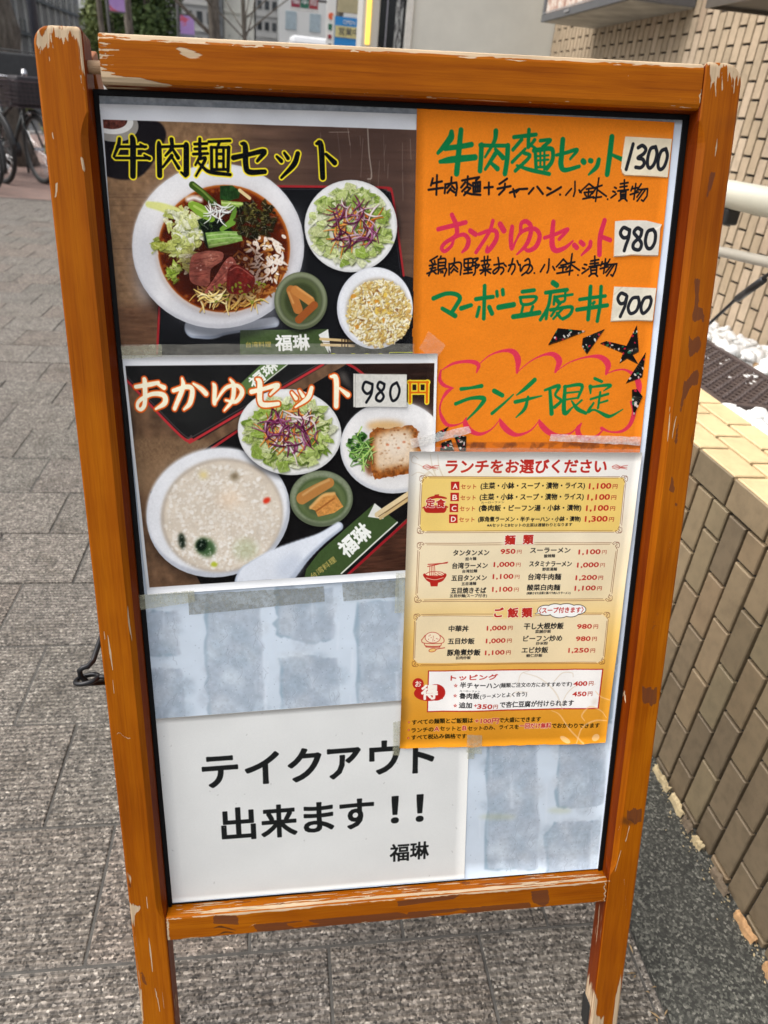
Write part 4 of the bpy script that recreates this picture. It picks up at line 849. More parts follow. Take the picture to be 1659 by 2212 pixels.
# pavers: 300 nearest laid singly, the rest joined
RWc = np.array([0, 0, 1.43])
def px_of(p):
    q = (np.array(p)-RWc)@RW.T
    return (829.5+1531*q[0]/q[2], 1106+1531*q[1]/q[2]) if q[2] > .05 else None
cells = []
for i in range(-5, 31):
    y0 = .767+.3015*i; off = -.04 if i % 2 == 0 else -.19
    for j in range(-24, 4):
        x0 = off+.302*j; x1 = x0+.302
        if x0 > .73 or x0 < -8.9: continue
        x1 = min(x1, .7355)
        if x1-x0 < .01: continue
        vis = [px_of((x, y, 0)) for x in (x0, x1) for y in (y0, y0+.3)]
        vis = any(q and -60 < q[0] < 1720 and q[1] < 2290 for q in vis)
        cells.append((not vis, math.hypot((x0+x1)/2, y0), x0, x1, y0))
cells.sort()
gap = .0031
pm = {}
rest = MB()
for k, (nv, d, x0, x1, y0) in enumerate(cells):
    wd = round(x1-x0, 3)
    dz = random.uniform(-.0012, .0012)
    if k < 290 and not nv:
        if wd not in pm:
            b = MB(); b.cbox(gap, wd-gap, gap, .3015-gap, -.025, 0, .0022); pm[wd] = b.mesh('paver', M_PAVER)
        o = link(bpy.data.objects.new('paver', pm[wd]), pav); o.location = (x0*S, y0*S, dz*S); o.rotation_euler = (random.uniform(-.003, .003), random.uniform(-.003, .003), 0)
    else: rest.cbox(x0+gap, x1-gap, y0+gap, y0+.3015-gap, -.025, dz, .0022)
tag(rest.build('more_pavers', M_PAVER, pav), kind='stuff')
# edging strip along the wall
b = MB()
ys = np.linspace(-.9, 10.2, 150)
for y0, y1 in zip(ys, ys[1:]): b.add([(.737+.0015*math.sin(y0*9), y0, .004), (1.03, y0, -.004), (1.03, y1, -.004), (.737+.0015*math.sin(y1*9), y1, .004), (.7362, y0, -.02), (.7362, y1, -.02)], [(0, 1, 2, 3), (4, 0, 3, 5)])
tag(b.build('edging_strip', M_ASPH), kind='structure')
# pinkish brick band and road further up the street
t = NT('pink_brick_paving'); v = t.obj(world=True); br = t.n('TexBrick'); br.inputs['Scale'].default_value = 7; br.inputs['Color1'].default_value = (.30, .19, .155, 1); br.inputs['Color2'].default_value = (.24, .16, .135, 1); br.inputs['Mortar'].default_value = (.18, .15, .13, 1); br.inputs['Mortar Size'].default_value = .015; t.l(v, br.inputs['Vector'])
M_PINK = t.done(t.mix(.5, br.outputs['Color'], t.ramp(t.noise(v, 4), [(.3, g3(.7)), (.7, g3(1.1))]), 'MULTIPLY'), .8)
b = MB(); b.box(-9, 2.2, 10.22, 21, -.02, .0); tag(b.build('brick_footway', M_PINK), kind='structure')
b = MB(); b.box(-30, -9.3, -20, 90, -.06, -.026); b.box(-30, 6, 21.3, 90, -.06, -.0265); tag(b.build('road', simple('road_asphalt', (.055, .055, .056), .85, .2, 8, world=True)), kind='structure')
b = MB(); b.box(-9.25, -9.02, -2, 21, -.03, .06); b.box(-9.2, 2.2, 21.02, 21.25, -.03, .061); tag(b.build('kerb', simple('kerb_stone', (.34, .33, .31), .8, .2, 9, world=True)), kind='structure')

# ------------------------------------------------------------------ tiles
def mat_tile(name, cols, streak=.5, rough=.5):
    t = NT(name); v = t.obj(world=True); oi = t.n('ObjectInfo').outputs['Random']
    c = t.ramp(oi, [(i/(len(cols)-1), q) for i, q in enumerate(cols)])
    n = t.noise(v, 14, 5, .65); n2 = t.noise(v, 260, 3, .7); n3 = t.noise(v, 60, 4)
    c = t.mix(1., c, t.ramp(n, [(.25, g3(.78)), (.5, g3(.97)), (.8, g3(1.08))]), 'MULTIPLY')
    c = t.mix(streak, c, t.ramp(n3, [(.3, g3(.72)), (.55, g3(1.)), (.8, g3(1.05))]), 'MULTIPLY')
    sp = t.ramp(n2, [(.70, g3(0)), (.76, g3(1))]); c = t.mix(t.math('MULTIPLY', sp, .55), c, (.09, .075, .06))
    return t.done(c, t.math('ADD', rough, t.math('MULTIPLY', n3, .2)), t.bump(t.math('ADD', n3, t.math('MULTIPLY', n2, .5)), .0006, .6))
M_TLOW = mat_tile('beige_brown_tile', [(.25, .178, .102), (.21, .16, .095), (.29, .205, .12), (.24, .19, .112), (.32, .235, .14)], .6)
M_TDARK = mat_tile('soiled_brown_tile', [(.20, .148, .090), (.175, .132, .082), (.23, .172, .105)], .8)
M_TCAP = mat_tile('cream_tile', [(.74, .55, .30), (.68, .51, .28), (.77, .59, .33)], .35)
M_TBACK = mat_tile('wall_tile', [(.46, .355, .235), (.54, .42, .29), (.43, .335, .225), (.51, .40, .275), (.60, .475, .34), (.50, .375, .26)], .35)
M_GROUT = simple('dark_grout', (.035, .033, .03), .9, .35, 70, 1., world=True)
M_GROUT2 = simple('grey_brown_grout', (.04, .034, .028), .9, .25, 50, .8, world=True)

# low planter wall
WX = 1.0
wall = empty('planter_wall', (WX, 0, 0)); tag(wall, 'low planter wall faced with upright beige brown tiles, beside the dark strip', 'wall')
b = MB(); b.box(.008, .225, -.9, 5.6, -.02, .7765); b.build('wall_core', M_GROUT, wall)
tm = {}
def tile(parent, key, w_, h_, axis, loc, mat, name='tile', c=.0022, dep=.012, rot=None):
    k = (key, round(w_, 3), round(h_, 3), mat.name)
    if k not in tm:
        b = MB()
        if axis == -1: b.cbox(0, dep, 0, w_, 0, h_, c, -1)
        elif axis == 2: b.cbox(0, h_, 0, w_, 0, dep, c, 2)
        tm[k] = b.mesh(name, mat)
    o = link(bpy.data.objects.new(name, tm[k]), parent); o.location = Vector(loc)*S
    j = .006
    o.rotation_euler = (random.uniform(-j, j)*.4, random.uniform(-j, j)*.5, random.uniform(-j, j)) if rot is None else rot
    return o
J = .0085
PY = .0695
ntile = 0
farm = MB()
for k in range(-12, 58):
    y0 = 1.033+PY*k
    zoff = .0925 if k % 2 == 0 else .0150
    z = zoff-.1545*2
    while z < .715:
        z0, z1 = max(z+J/2, -.012), min(z+.1545-J/2, .708)
        if z1-z0 > .02:
            if .42 < y0 < 2.3:
                dark = random.random() < (.9 if z < .09 else .55 if z < .24 else .2 if z < .4 else .04)
                mat = M_TDARK if dark else M_TLOW
                tile(wall, 'low', PY-J, z1-z0, -1, (-.004+random.uniform(-.0008, .0008), y0+J/2, z0), mat); ntile += 1
            else: farm.cbox(-.004, .008, y0+J/2, y0+PY-J/2, z0, z1, .002, -1)
        z += .1545
# top course with its corner pieces, then the two flat rows
for k in range(-9, 26):
    y0 = 1.265+.150*(k)
    near = .4 < y0 < 2.6
    if near:
        tile(wall, 'lip', .150-J, .069, -1, (-.005, y0+J/2, .7155), M_TLOW, 'corner_tile')
        tile(wall, 'cap', .150-J-.002, .0725, 2, (.0, y0+J/2, .776), M_TCAP, 'cap_tile')
        for r in (1, 2): tile(wall, 'cap', .150-J-.002, .0685, 2, (.0785*r+J/2-.001, y0+(.072 if r == 1 else 0)+J/2, .776), M_TCAP, 'cap_tile')
    else:
        farm.cbox(-.005, .008, y0+J/2, y0+.150-J/2, .7155, .7845, .002, -1); farm.cbox(.009, .0735, y0+J/2, y0+.150-J/2, .776, .788, .002, 2)
        for r in (1, 2): farm.cbox(.0785*r+J/2, .0785*r+.0755, y0+.072*(r == 1)+J/2, y0+.150+.072*(r == 1)-J/2, .776, .788, .002, 2)
tag(farm.build('more_tiles', M_TLOW, wall), kind='stuff')
# broken mortar pieces along the foot of the wall
M_MORT = [simple('pale_mortar', (.50, .40, .23), .8, .3, 60, 1.), simple('ochre_mortar', (.45, .26, .12), .8, .3, 60, 1.), simple('brown_mortar', (.16, .12, .08), .85, .3, 60, 1.)]
y = .45
while y < 1.62:
    L = random.uniform(.02, .10); n = 9; b = MB(); wdt = random.uniform(.003, .009)
    top = []; bot = []
    for i in range(n):
        a = i/(n-1); ww = wdt*math.sin(math.pi*min(max(a, .06), .94))*random.uniform(.6, 1.2)
        x = -.012+random.uniform(-.003, .003); top += [(x-ww/2-.006, a*L, .008+random.uniform(0, .005)), (x+ww/2, a*L, .013+random.uniform(-.005, .006))]; bot += [(x-ww/2-.010, a*L, -.01), (x+ww/2+.006, a*L, -.01)]
    V = top+bot; F = []
    for i in range(n-1):
        q = 2*i; F += [(q, q+1, q+3, q+2), (q, q+2, 2*n+q+2, 2*n+q), (q+1, 2*n+q+1, 2*n+q+3, q+3)]
    b.add(V, F); o = b.build('mortar_fragment', M_MORT[random.choice((0, 0, 1, 2) if y < 1.1 else (1, 2, 2, 0))], wall); o.location = (-.004*S, y*S, 0)
    y += L*random.uniform(1.0, 1.9)
b = MB()
for i in range(420):
    y = random.uniform(.35, 1.7); x = WX-.012-abs(random.gauss(0, .02)); s = random.uniform(.0008, .0028)
    b.sphere((x, y, .001), s, 4, 3, sq=(1, random.uniform(.6, 2), .6))
tag(b.build('crumbled_mortar', M_MORT[0]), kind='stuff')

b = MB()
for i in range(34):
    x = random.gauss(.715, .02) if i < 16 else random.uniform(-1.2, .7); y = random.uniform(.55, 1.0) if i < 16 else random.uniform(.6, 3.5); a = random.uniform(0, 6.28); L = random.uniform(.004, .012); w_ = random.uniform(.0008, .002)
    d = Vector((math.cos(a), math.sin(a), 0)); n_ = Vector((-d.y, d.x, 0)); p = Vector((x, y, .003)); b.add([p-d*L, p+n_*w_+Vector((0, 0, .003)), p+d*L, p-n_*w_, p+Vector((0, 0, .006))], [(0, 3, 4), (3, 2, 4), (2, 1, 4), (1, 0, 4)])
tag(b.build('dry_plant_litter', simple('dry_straw', (.36, .25, .13), .9, .3, 40)), kind='stuff')

# ------------------------------------------------------------------ tiled building wall behind the planter
BX = 2.18
bw = empty('tiled_wall', (BX, 0, 0)); tag(bw, 'tall building wall of upright pale tiles behind the white pebbles', 'wall')
b = MB(); b.box(.01, .4, 1.2, 6.6, .2, 4.2); b.build('wall_core', M_GROUT2, bw)
bc = []
PB, PZ = .0702, .1515
for k in range(-22, 48):
    y0 = 3.29+PB*k; z = 1.0526-(0 if k % 2 == 0 else PZ/2)-PZ*4
    while z < 3.3:
        q = px_of((BX, y0+PB/2, z+PZ/2)); d = (y0**2+(z-1.43)**2)
        vis = q is not None and 1150 < q[0] < 1720 and -60 < q[1] < 900
        bc.append((not vis, d, y0, z)); z += PZ
bc.sort(); mo = MB()
for i, (nv, d, y0, z) in enumerate(bc):
    if not nv and i < 290: tile(bw, 'back', PB-.012, PZ-.011, -1, (-.003, y0+.006, z+.0055), M_TBACK, c=.0008)
    else: mo.cbox(-.003, .009, y0+.006, y0+PB-.006, z+.0055, z+PZ-.0055, .0008, -1)
tag(mo.build('more_tiles', M_TBACK, bw), kind='stuff')

# ------------------------------------------------------------------ planter bed: soil, white pebbles, brown grating mat
b = MB(); b.box(1.226, 2.189, -.9, 6.5, .2, .59); b.add([(1.226, -.9, .70), (1.62, -.9, .70), (1.92, -.9, .5901), (1.92, 6.5, .5901), (1.62, 6.5, .70), (1.226, 6.5, .70)], [(0, 1, 4, 5), (1, 2, 3, 4)]); tag(b.build('planter_soil', M_SAND), kind='structure')
def mat_peb(name, c):
    t = NT(name); v = t.obj(world=True); n = t.noise(v, 40, 4)
    return t.done(t.mix(n, tuple(x*.86 for x in c), c), .55, t.bump(t.noise(v, 90, 4), .001, .5))
M_PEB, M_PEBO = mat_peb('white_pebble', (.84, .84, .82)), mat_peb('ochre_pebble', (.52, .33, .17))
peb = MB()
def bed_z(x, y): return .60+(.145 if y < 1.72 or x > 1.6 else .105)*min(max((1.92-x)/.3, 0), 1)+.012*math.sin(y*7+x*4)
for i in range(5200):
    x = random.uniform(1.24, 2.16); y = random.uniform(.9, 3.7)
    r = random.uniform(.014, .034); c = (x, y, bed_z(x, y)+random.uniform(0, .045)-r*.3)
    sq = (random.uniform(.7, 1.1), random.uniform(.7, 1.2), random.uniform(.5, .8)); n0 = len(peb.v)
    peb.sphere(c, r, 7, 5, 1 if random.random() < .022 else 0, sq)
    for q in range(n0, len(peb.v)):
        p = peb.v[q]; peb.v[q] = tuple(p[j]+random.uniform(-.11, .11)*r for j in range(3))
tag(peb.build('white_pebbles', [M_PEB, M_PEBO], smooth=True), 'loose white pebbles with a few ochre ones in the planter bed', kind='stuff')
# grating mat
M_MAT = simple('brown_plastic_grating', (.075, .052, .046), .55, .25, 30, .6)
mt = empty('grating_mat', (1.245, 1.735, .775)); mt.rotation_euler = (0, math.radians(2.0), math.radians(-2))
tag(mt, 'dark brown plastic grating lying on the white pebbles', 'grating')
b = MB(); LX, LY = .33, 1.5
for a in ((0, .022, 0, LY), (LX-.022, LX, 0, LY), (.022, LX-.022, 0, .022), (.022, LX-.022, LY-.022, LY)): b.box(*a, -.022, .004)
b.build('rim', M_MAT, mt, bevel=.003)
b = MB()
nx, ny = 12, 60
for i in range(1, nx): x = .022+(LX-.044)*i/nx; b.box(x-.0055, x+.0055, .022, LY-.022, -.018, -.001)
for j in range(1, ny): y = .022+(LY-.044)*j/ny; b.box(.022, LX-.022, y-.0055, y+.0055, -.0185, -.0015)
for i in range(1, nx):
    for j in range(1, ny):
        if (i+j) % 2: x = .022+(LX-.044)*i/nx; y = .022+(LY-.044)*j/ny; b.sphere((x, y, 0), .008, 6, 4)
b.build('lattice', M_MAT, mt); b = MB(); b.box(.02, LX-.02, .02, LY-.02, -.024, -.0186); b.build('backing_sheet', simple('dark_backing', (.02, .016, .015), .8), mt)

# ------------------------------------------------------------------ handrail in front of the tiled wall, cable, junction post
M_CREAM = simple('cream_painted_steel', (.56, .54, .44), .35, .05, 12, .2)
rl = empty('handrail', (1.62, 0, 0)); tag(rl, 'cream painted tubular handrail with a thinner lower rail before the tiled wall', 'handrail')
b = MB(); b.tube([(0, 2.2, 1.252), (0, 3.9, 1.238)], .046, 32); b.tube([(0, .95, 1.262), (0, 2.2, 1.252)], .046, 32); b.build('top_rail', M_CREAM, rl, smooth=True)
b = MB(); b.tube([(0.02, .95, 1.165), (0.02, 2.243, 1.078), (0.02, 2.55, 1.058), (.02, 3.9, .97)], .018, 16); b.build('lower_rail', simple('shaded_cream_steel', (.40, .37, .31), .45, .08, 12, .2), rl, smooth=True)  # the lower rail's shade is put into its greyer, darker cream
for yy in (2.86, 1.2): b = MB(); b.tube([(0.01, yy, .58), (0.01, yy, 1.235)], .024, 16); b.build('post', M_CREAM, rl, smooth=True)
b = MB(); b.box(-.02, .035, 2.56, 2.64, 1.150, 1.205); b.build('clamp', simple('black_clamp', (.015, .015, .015), .5), rl, bevel=.008)
b = MB(); b.tube([(1.46, 1.95, 1.17), (1.47, 2.02, 1.10), (1.50, 2.12, 1.04), (1.54, 2.24, .98), (1.58, 2.36, .90), (1.62, 2.5, .80), (1.66, 2.68, .70), (1.70, 2.8, .64)], .006, 8)
b.tube([(1.49, 2.085, 1.055), (1.555, 2.275, .955)], .0125, 10)
b.tube([(1.46, 1.95, 1.17), (1.40, 1.7, 1.4), (1.36, 1.5, 1.75), (1.36, 1.5, 2.0)], .006, 8)
tag(b.build('power_cable', simple('black_rubber', (.018, .018, .02), .45), smooth=True), 'thin black cable with a thicker joint hanging before the tiled wall', 'cable')

# ------------------------------------------------------------------ pale end wall, shop entrance, wall cases
M_PALE = simple('pale_grey_render', (.72, .72, .66), .7, .06, 5, .3)
ew = empty('rendered_wall', (0, 6.6, 0)); tag(ew, 'pale grey rendered wall at the end of the tiled wall', 'wall')
b = MB(); b.box(1.03, 2.6, 0, .3, 0, 4.4); b.build('wall_face', M_PALE, ew); b = MB(); b.box(.985, 1.028, -.015, .3, 0, 4.4); b.build('corner_trim', simple('off_white_trim', (.78, .77, .72), .5), ew)
se = empty('shop_entrance', (0, 6.64, 0)); tag(se, 'dark glass shop entrance with a cream column and a lit yellow strip', 'shop front')
b = MB(); b.box(.635, .775, -.02, .35, 0, 4.4); b.build('column', simple('cream_column', (.60, .59, .55), .4, .05, 8), se, bevel=.01)
t = NT('yellow_light_strip'); t.b.inputs['Emission Color'].default_value = (1, .62, .10, 1); t.b.inputs['Emission Strength'].default_value = .75; b = MB(); b.box(.672, .706, -.032, -.021, 1.81, 4.3); b.build('light_strip', t.done((.75, .5, .08), .5), se)
b = MB(); b.box(.776, .984, .05, .08, 0, 4.4); b.build('glass_panel', simple('dark_glass', (.012, .013, .015), .12, .1), se)
b = MB(); b.box(.832, .842, .03, .049, 0, 4.4); b.build('mullion', simple('grey_metal', (.42, .41, .46), .3, metallic=.8), se)
t = NT('painted_wavy_reflection'); v = t.obj((9, 9, 3)); M_WAVY = t.done(t.ramp(t.noise(v, 3, 3, .5, 3), [(.4, (.03, .03, .032)), (.5, (.2, .2, .2)), (.6, (.45, .46, .45))]), .15)  # bright wavy reflections are painted into the colour of the pane
b = MB(); b.box(.905, .962, .03, .05, 0, 4.4); b.build('side_pane', M_WAVY, se)
# display case on the tiled wall
M_BOXG = simple('grey_metal_case', (.105, .108, .115), .4, .1, 10, .1); M_UNDER = simple('stained_grey_underside', (.42, .41, .37), .55, .35, 7, .2)
dc = empty('display_case', (1.80, 5.73, 1.995)); tag(dc, 'wall mounted grey display case with a lit picture, under side showing', 'display case')
b = MB(); b.box(.0, .372, -1.40, 0, .006, .9); b.build('case_body', M_BOXG, dc); b = MB(); b.box(.006, .37, -1.39, -.008, 0, .0055); b.build('underside', M_UNDER, dc)
b = MB(); b.box(-.016, -.001, -1.40, 0, 0, .045); b.box(-.016, -.001, -1.40, 0, .85, .9); b.box(-.016, -.001, -.05, 0, .0455, .8495); b.box(-.016, -.001, -1.4, -1.35, .0455, .8495); b.build('case_frame', M_BOXG, dc, bevel=.004)
b = MB(); b.box(-.019, -.0165, -1.3, -.02, .046, .052); b.build('bright_edge', simple('bare_aluminium', (.5, .5, .52), .35, metallic=.7), dc)
t = NT('menu_picture'); v = t.obj((1, 5, 5)); M_PIC = t.done(t.ramp(t.noise(v, 6, 3), [(.3, (.30, .12, .08)), (.5, (.62, .45, .36)), (.62, (.75, .72, .66)), (.75, (.22, .08, .06))]), .3)
b = MB(); b.box(-.006, -.0012, -1.349, -.051, .0456, .8494); b.build('picture', M_PIC, dc)
b = MB(); b.box(-.024, -.0165, -.56, -.47, .018, .030); b.build('latch', simple('steel_latch', (.42, .42, .44), .35, metallic=.6), dc)
hb = empty('hanging_sign_box', (1.71, 3.32, 1.873)); tag(hb, 'black underside of a sign box hanging at the top right corner', 'sign box')
b = MB(); b.box(.012, .455, -1.0, -.014, .008, .5); b.build('box_body', simple('black_panel', (.009, .009, .011), .45), hb); b = MB(); b.box(0, .46, -.012, 0, -.004, .5); b.box(0, .010, -1.0, -.013, -.004, .5); b.build('edge_trim', simple('brown_grey_trim', (.10, .085, .07), .5), hb)
# ------------------------------------------------------------------ the sandwich board
BM = np.array([[0.99875789, 0.02870999, -0.04072365], [-0.01769525, 0.96840791, 0.24874283], [0.04657851, -0.24771325, 0.96771307]])
BO = np.array([0., .684, .39944])
BMAT = Matrix.Translation(Vector(BO*S))@Matrix(BM.tolist()).to_4x4()
K = 1.8517
SV = [(200, 100), (1500, 100), (1300, 2000), (300, 2000)]
UV0 = [(-0.15609, 1.09923), (0.53786, 1.13104), (0.55257, -0.18434), (-0.20671, -0.09906)]
UV1 = [(-0.1615, 1.10605), (0.54984, 1.13865), (0.56491, -0.20969), (-0.2134, -0.12228)]
H0, H1 = homography(SV, UV0), homography(SV, UV1)     # survey photograph -> front plane / panel plane of the board
def bz(u, n, v): return (BO+BM@np.array([u, n, v]))[2]
U0, U1, U2, U3 = -.21839, -.16604, .55443, .60460
VT, VTB, VBT, VBB = 1.1152, 1.0642, -.0905, -.1343
DEP = .036

# wear mask of the front, drawn from survey: red = bare wood, green = glue residue, blue = dark marks
WU0, WU1, WV0, WV1 = -.24, .64, -.50, 1.15
class WearCanvas(Canvas):
    def stroke(self, P, w, col, **k):
        k.setdefault('taper', (.25, 1, .3) if w < 13 else (.8, 1, .8)); Canvas.stroke(self, P, w*1.15, col, **k)
    def __init__(self):
        self.ppm = 1; self.w, self.h = 1056, 1980
        to = [((u-WU0)/(WU1-WU0)*self.w, (WV1-v)/(WV1-WV0)*self.h) for u, v in UV0]
        self.H = homography([(x*K, y*K) for x, y in SV], to)
        self.im = np.zeros((self.h, self.w, 3), np.float32); self.fr = (0, 0, 1); self.clip = None
R_, G_, B_ = (255, 0, 0), (0, 255, 0), (0, 0, 255)
wc = WearCanvas()
wc.frame(0, 0, .6172)
wc.poly('230,270 232,222 256,180 320,150 520,152 580,190 560,230 550,480 516,492 506,420 508,300 492,228 440,206 424,226 380,204 330,226 300,216 262,250 248,300 236,310', R_, a=.85, soft=5)
for i in range(40): x = rnd(240, 520); wc.stroke([(x, 190), (x+rnd(-5, 5), 215+rnd(5, 75))], rnd(3, 8), R_, a=rnd(.4, .95), soft=1.5)
wc.strokes('330,250 346,332;300,240 308,300;265,250 258,320;315,345 320,372;370,230 372,262;526,530 540,566;520,480 524,520;335,860 345,905;360,920 363,962;530,1006 545,1092', 9, R_, soft=2); wc.strokes('366,1200 360,1262;532,1020 544,1080', 15, R_, soft=2)
wc.strokes('235,300 262,700 290,1300', 3, R_, a=.5, soft=2)
wc.strokes('560,182 900,198 1300,220 1700,240', 30, R_, soft=2)
wc.poly('636,478 700,486 820,500 900,504 940,518 1110,540 1108,556 640,546', R_, a=.95, soft=2)
for i in range(60):
    y = rnd(205, 520); x = 622+rnd(0, 60); wc.stroke([(x, y), (x+rnd(10, 110), y+rnd(-3, 8))], rnd(2, 4), R_, a=rnd(.35, .95), soft=1.5)
wc.poly('618,200 630,200 656,545 640,540', R_, a=.8, soft=2)
wc.poly('1140,295 1210,308 1250,335 1352,362 1300,378 1190,376 1204,350 1150,335', R_, a=.85, soft=4); wc.strokes('1480,384 1520,386;1400,396 1440,402', 5, R_, a=.7)
wc.frame(1024, 0, .6172)
wc.strokes('0,243 500,269 1000,295 1700,335', 24, R_, soft=2); wc.strokes('860,614 1300,634 1700,656', 4, R_, a=.8); wc.strokes('1430,562 1500,568;1440,572 1480,574;1270,436 1300,440', 4, R_, a=.7)
wc.frame(2048, 0, .6172)
wc.strokes('0,340 500,360 900,382 1250,398', 20, R_, soft=2); wc.strokes('1252,396 1236,600 1222,700', 10, R_, a=.9); wc.strokes('752,464 756,526;738,520 772,526;740,470 764,472;742,486 764,488', 4, R_, a=.7); wc.strokes('1090,640 1220,660;1170,424 1240,440;1100,690 1222,700', 5, R_, a=.9)
wc.poly('1276,410 1330,404 1400,408 1460,424 1496,470 1500,520 1470,500 1440,470 1420,520 1400,450 1380,480 1350,430 1330,470 1312,540 1290,560 1282,500', R_, a=.9, soft=3)
wc.strokes('1320,480 1320,632;1360,480 1358,618;1400,450 1398,540;1440,470 1436,590;1470,480 1460,560;1290,540 1284,600;1340,440 1342,520;1420,470 1424,560', 8, R_, soft=2); wc.strokes('1325,928 1320,980 1313,1024', 11, R_)
wc.strokes('1498,520 1490,700 1460,1000 1424,1300', 5, R_, a=.8); wc.stroke('1436,456 1466,436', 12, B_)
wc.ell(1440, 800, 36, 44, B_, a=.35, soft=8); wc.ell(1350, 830, 40, 14, B_, a=.25, soft=6)
wc.poly('1285,1115 1328,1130 1300,1210 1270,1300 1255,1290 1270,1180', G_, a=.8, soft=3)
wc.frame(2400, 1100, .5423)
for s in ('690,0 745,20 732,240 776,280 768,356 668,334 700,200', '645,452 738,470 752,540 700,612 652,584', '618,772 742,702 722,820 640,880 592,1050 572,1262 542,1244 600,900', '530,1420 556,1600 500,1606', '540,1690 574,1700 566,1760 550,1750'): wc.poly(s, G_, a=.8, soft=3)
wc.strokes('524,965 516,1100 502,1222;562,1048 548,1110 532,1210', 8, R_, a=.9); wc.strokes('876,0 846,180 800,500 764,800', 5, R_, a=.7); wc.strokes('655,130 600,640 514,1240', 4, R_, a=.35); wc.strokes('690,1120 676,1200 684,1260;650,1560 640,1680 620,1760', 9, B_, a=.6); wc.strokes('515,1950 512,2040', 6, R_, a=.8)
wc.frame(2450, 2100, .5423)
wc.poly('220,1200 326,1198 320,1330 218,1312', G_, soft=1); wc.poly('110,2100 218,2092 212,2200 100,2196', G_, soft=1); wc.poly('360,250 400,260 370,700 280,860 262,800 330,600', G_, a=.62, soft=8); wc.poly('280,1330 300,1332 270,1600 240,1800 250,1600', G_, a=.6, soft=3); wc.strokes('118,1230 128,1340', 13, R_, a=.9); wc.strokes('110,1598 112,1620;76,1880 84,1926;412,110 410,200;460,500 380,1140 330,1480', 5, R_, a=.7)
wc.frame(1800, 2900, .7667)
wc.strokes('936,528 916,612;892,668 862,752', 9, R_); wc.strokes('910,800 920,970;925,90 928,106;880,560 900,500', 4, R_, a=.8); wc.poly('900,490 935,488 968,510 930,520 890,530', B_, a=.7, soft=3); wc.poly('835,500 856,530 850,548 838,530', B_, a=.6, soft=2)
wc.poly('905,1230 896,1300 884,1570 846,1570 862,1420 884,1330', R_, a=.85, soft=3); wc.strokes('812,800 800,1000 762,1300 742,1500', 10, R_, a=.9, soft=2); wc.poly('748,1330 690,1480 700,1580 800,1580 806,1490 782,1540 760,1500 768,1430', R_, a=.85, soft=3); wc.strokes('1080,100 1020,480 960,900', 4, R_, a=.45)
wc.strokes('740,934 800,914;0,1004 250,985 500,955', 8, R_, a=.8); wc.poly('426,870 516,858 518,928 498,952 430,926', G_, soft=1)
wc.frame(400, 3400, 1.3864)
wc.poly('332,186 398,190 402,216 328,214', G_, soft=1); wc.poly('442,216 600,204 860,180 905,194 700,226 560,244 450,240', G_, a=.9, soft=1.5); wc.poly('535,214 600,206 640,214 560,226', (0, 0, 0), a=.9, soft=1); wc.poly('855,150 960,136 1052,124 1020,142 860,164', G_, soft=1); wc.poly('880,180 1060,168 1242,152 1246,168 1000,190 905,206', G_, a=.9, soft=1.5); wc.poly('950,186 1010,180 1040,172 1060,178 980,196', (0, 0, 0), a=.9)
wc.strokes('330,226 350,222 390,232;334,248 360,238 384,242', 6, B_, a=.9); wc.strokes('198,195 204,268 320,254', 7, R_, a=.9); wc.strokes('200,190 320,172 700,132 1100,98 1452,70', 13, R_, a=.8, soft=2); wc.strokes('420,228 450,214;700,224 730,216', 5, R_, a=.6)
wc.frame(0, 2400, .7667)
wc.strokes('565,190 576,280 590,372;590,420 596,490;610,694 676,710;540,150 545,190', 9, R_, a=.95); wc.strokes('664,0 672,120 690,240', 6, R_, a=.8); wc.poly('648,1370 690,1440 678,1560 746,1596 700,1624 722,1900 756,2212 736,2212 704,1800 672,1560', R_, a=.85, soft=3)
wc.poly('648,1376 690,1460 684,1560 670,1540', G_, a=.6, soft=4); wc.poly('720,1900 760,1960 776,2020 740,2010', G_, a=.7, soft=4)
wc.strokes('776,1766 786,1850 796,1944;810,2036 832,2154;850,2060 856,2136;765,1560 770,1620', 7, R_, a=.9); wc.strokes('866,1650 886,1800 902,1950 912,2212', 9, R_, a=.9)
for i in range(70): x, y = rnd(560, 850), rnd(0, 2100); wc.stroke([(x, y), (x+rnd(0, 4), y+rnd(14, 60))], rnd(1.5, 3.5), R_, a=rnd(.15, .55), soft=1.5)
wc.frame(2400, 1100, .5423)
for i in range(50): x, y = rnd(360, 800), rnd(0, 3400); wc.stroke([(x-y*.13+60, y), (x-y*.13+56, y+rnd(20, 80))], rnd(1.5, 3.5), R_, a=rnd(.1, .5), soft=1.5)
def mk(u0, u1, v0, v1, n, ln, col=R_, a=(.5, 1), hh=(.0008, .003)):
    for i in range(n):
        u = rnd(u0, u1); v = rnd(v0, v1); l_ = rnd(*ln); X = [((q-WU0)/(WU1-WU0)*wc.w, (WV1-v)/(WV1-WV0)*wc.h) for q in (u, u+l_)]; r = rnd(*hh)/(WV1-WV0)*wc.h
        x0, y0 = int(X[0][0]), int(X[0][1]-r); hh_, ww_ = max(int(2*r)+1, 2), max(int(X[1][0]-X[0][0]), 3); gx = np.linspace(-1, 1, ww_)[None]; gy = np.linspace(-1, 1, hh_)[:, None]; wob = .35*np.sin(gx*rnd(2, 9)+rnd(0, 6))
        wc.put(x0, y0, (np.clip(1.25-np.abs(gx)**1.5-(gy+wob)**2, 0, 1)*rnd(*a)).astype(np.float32), col)
mk(-.152, .553, VT-.0046, VT-.001, 150, (.02, .12), a=(.6, 1)); mk(-.152, .553, VT-.009, VT-.005, 46, (.005, .05), a=(.4, 1), hh=(.0004, .0015))
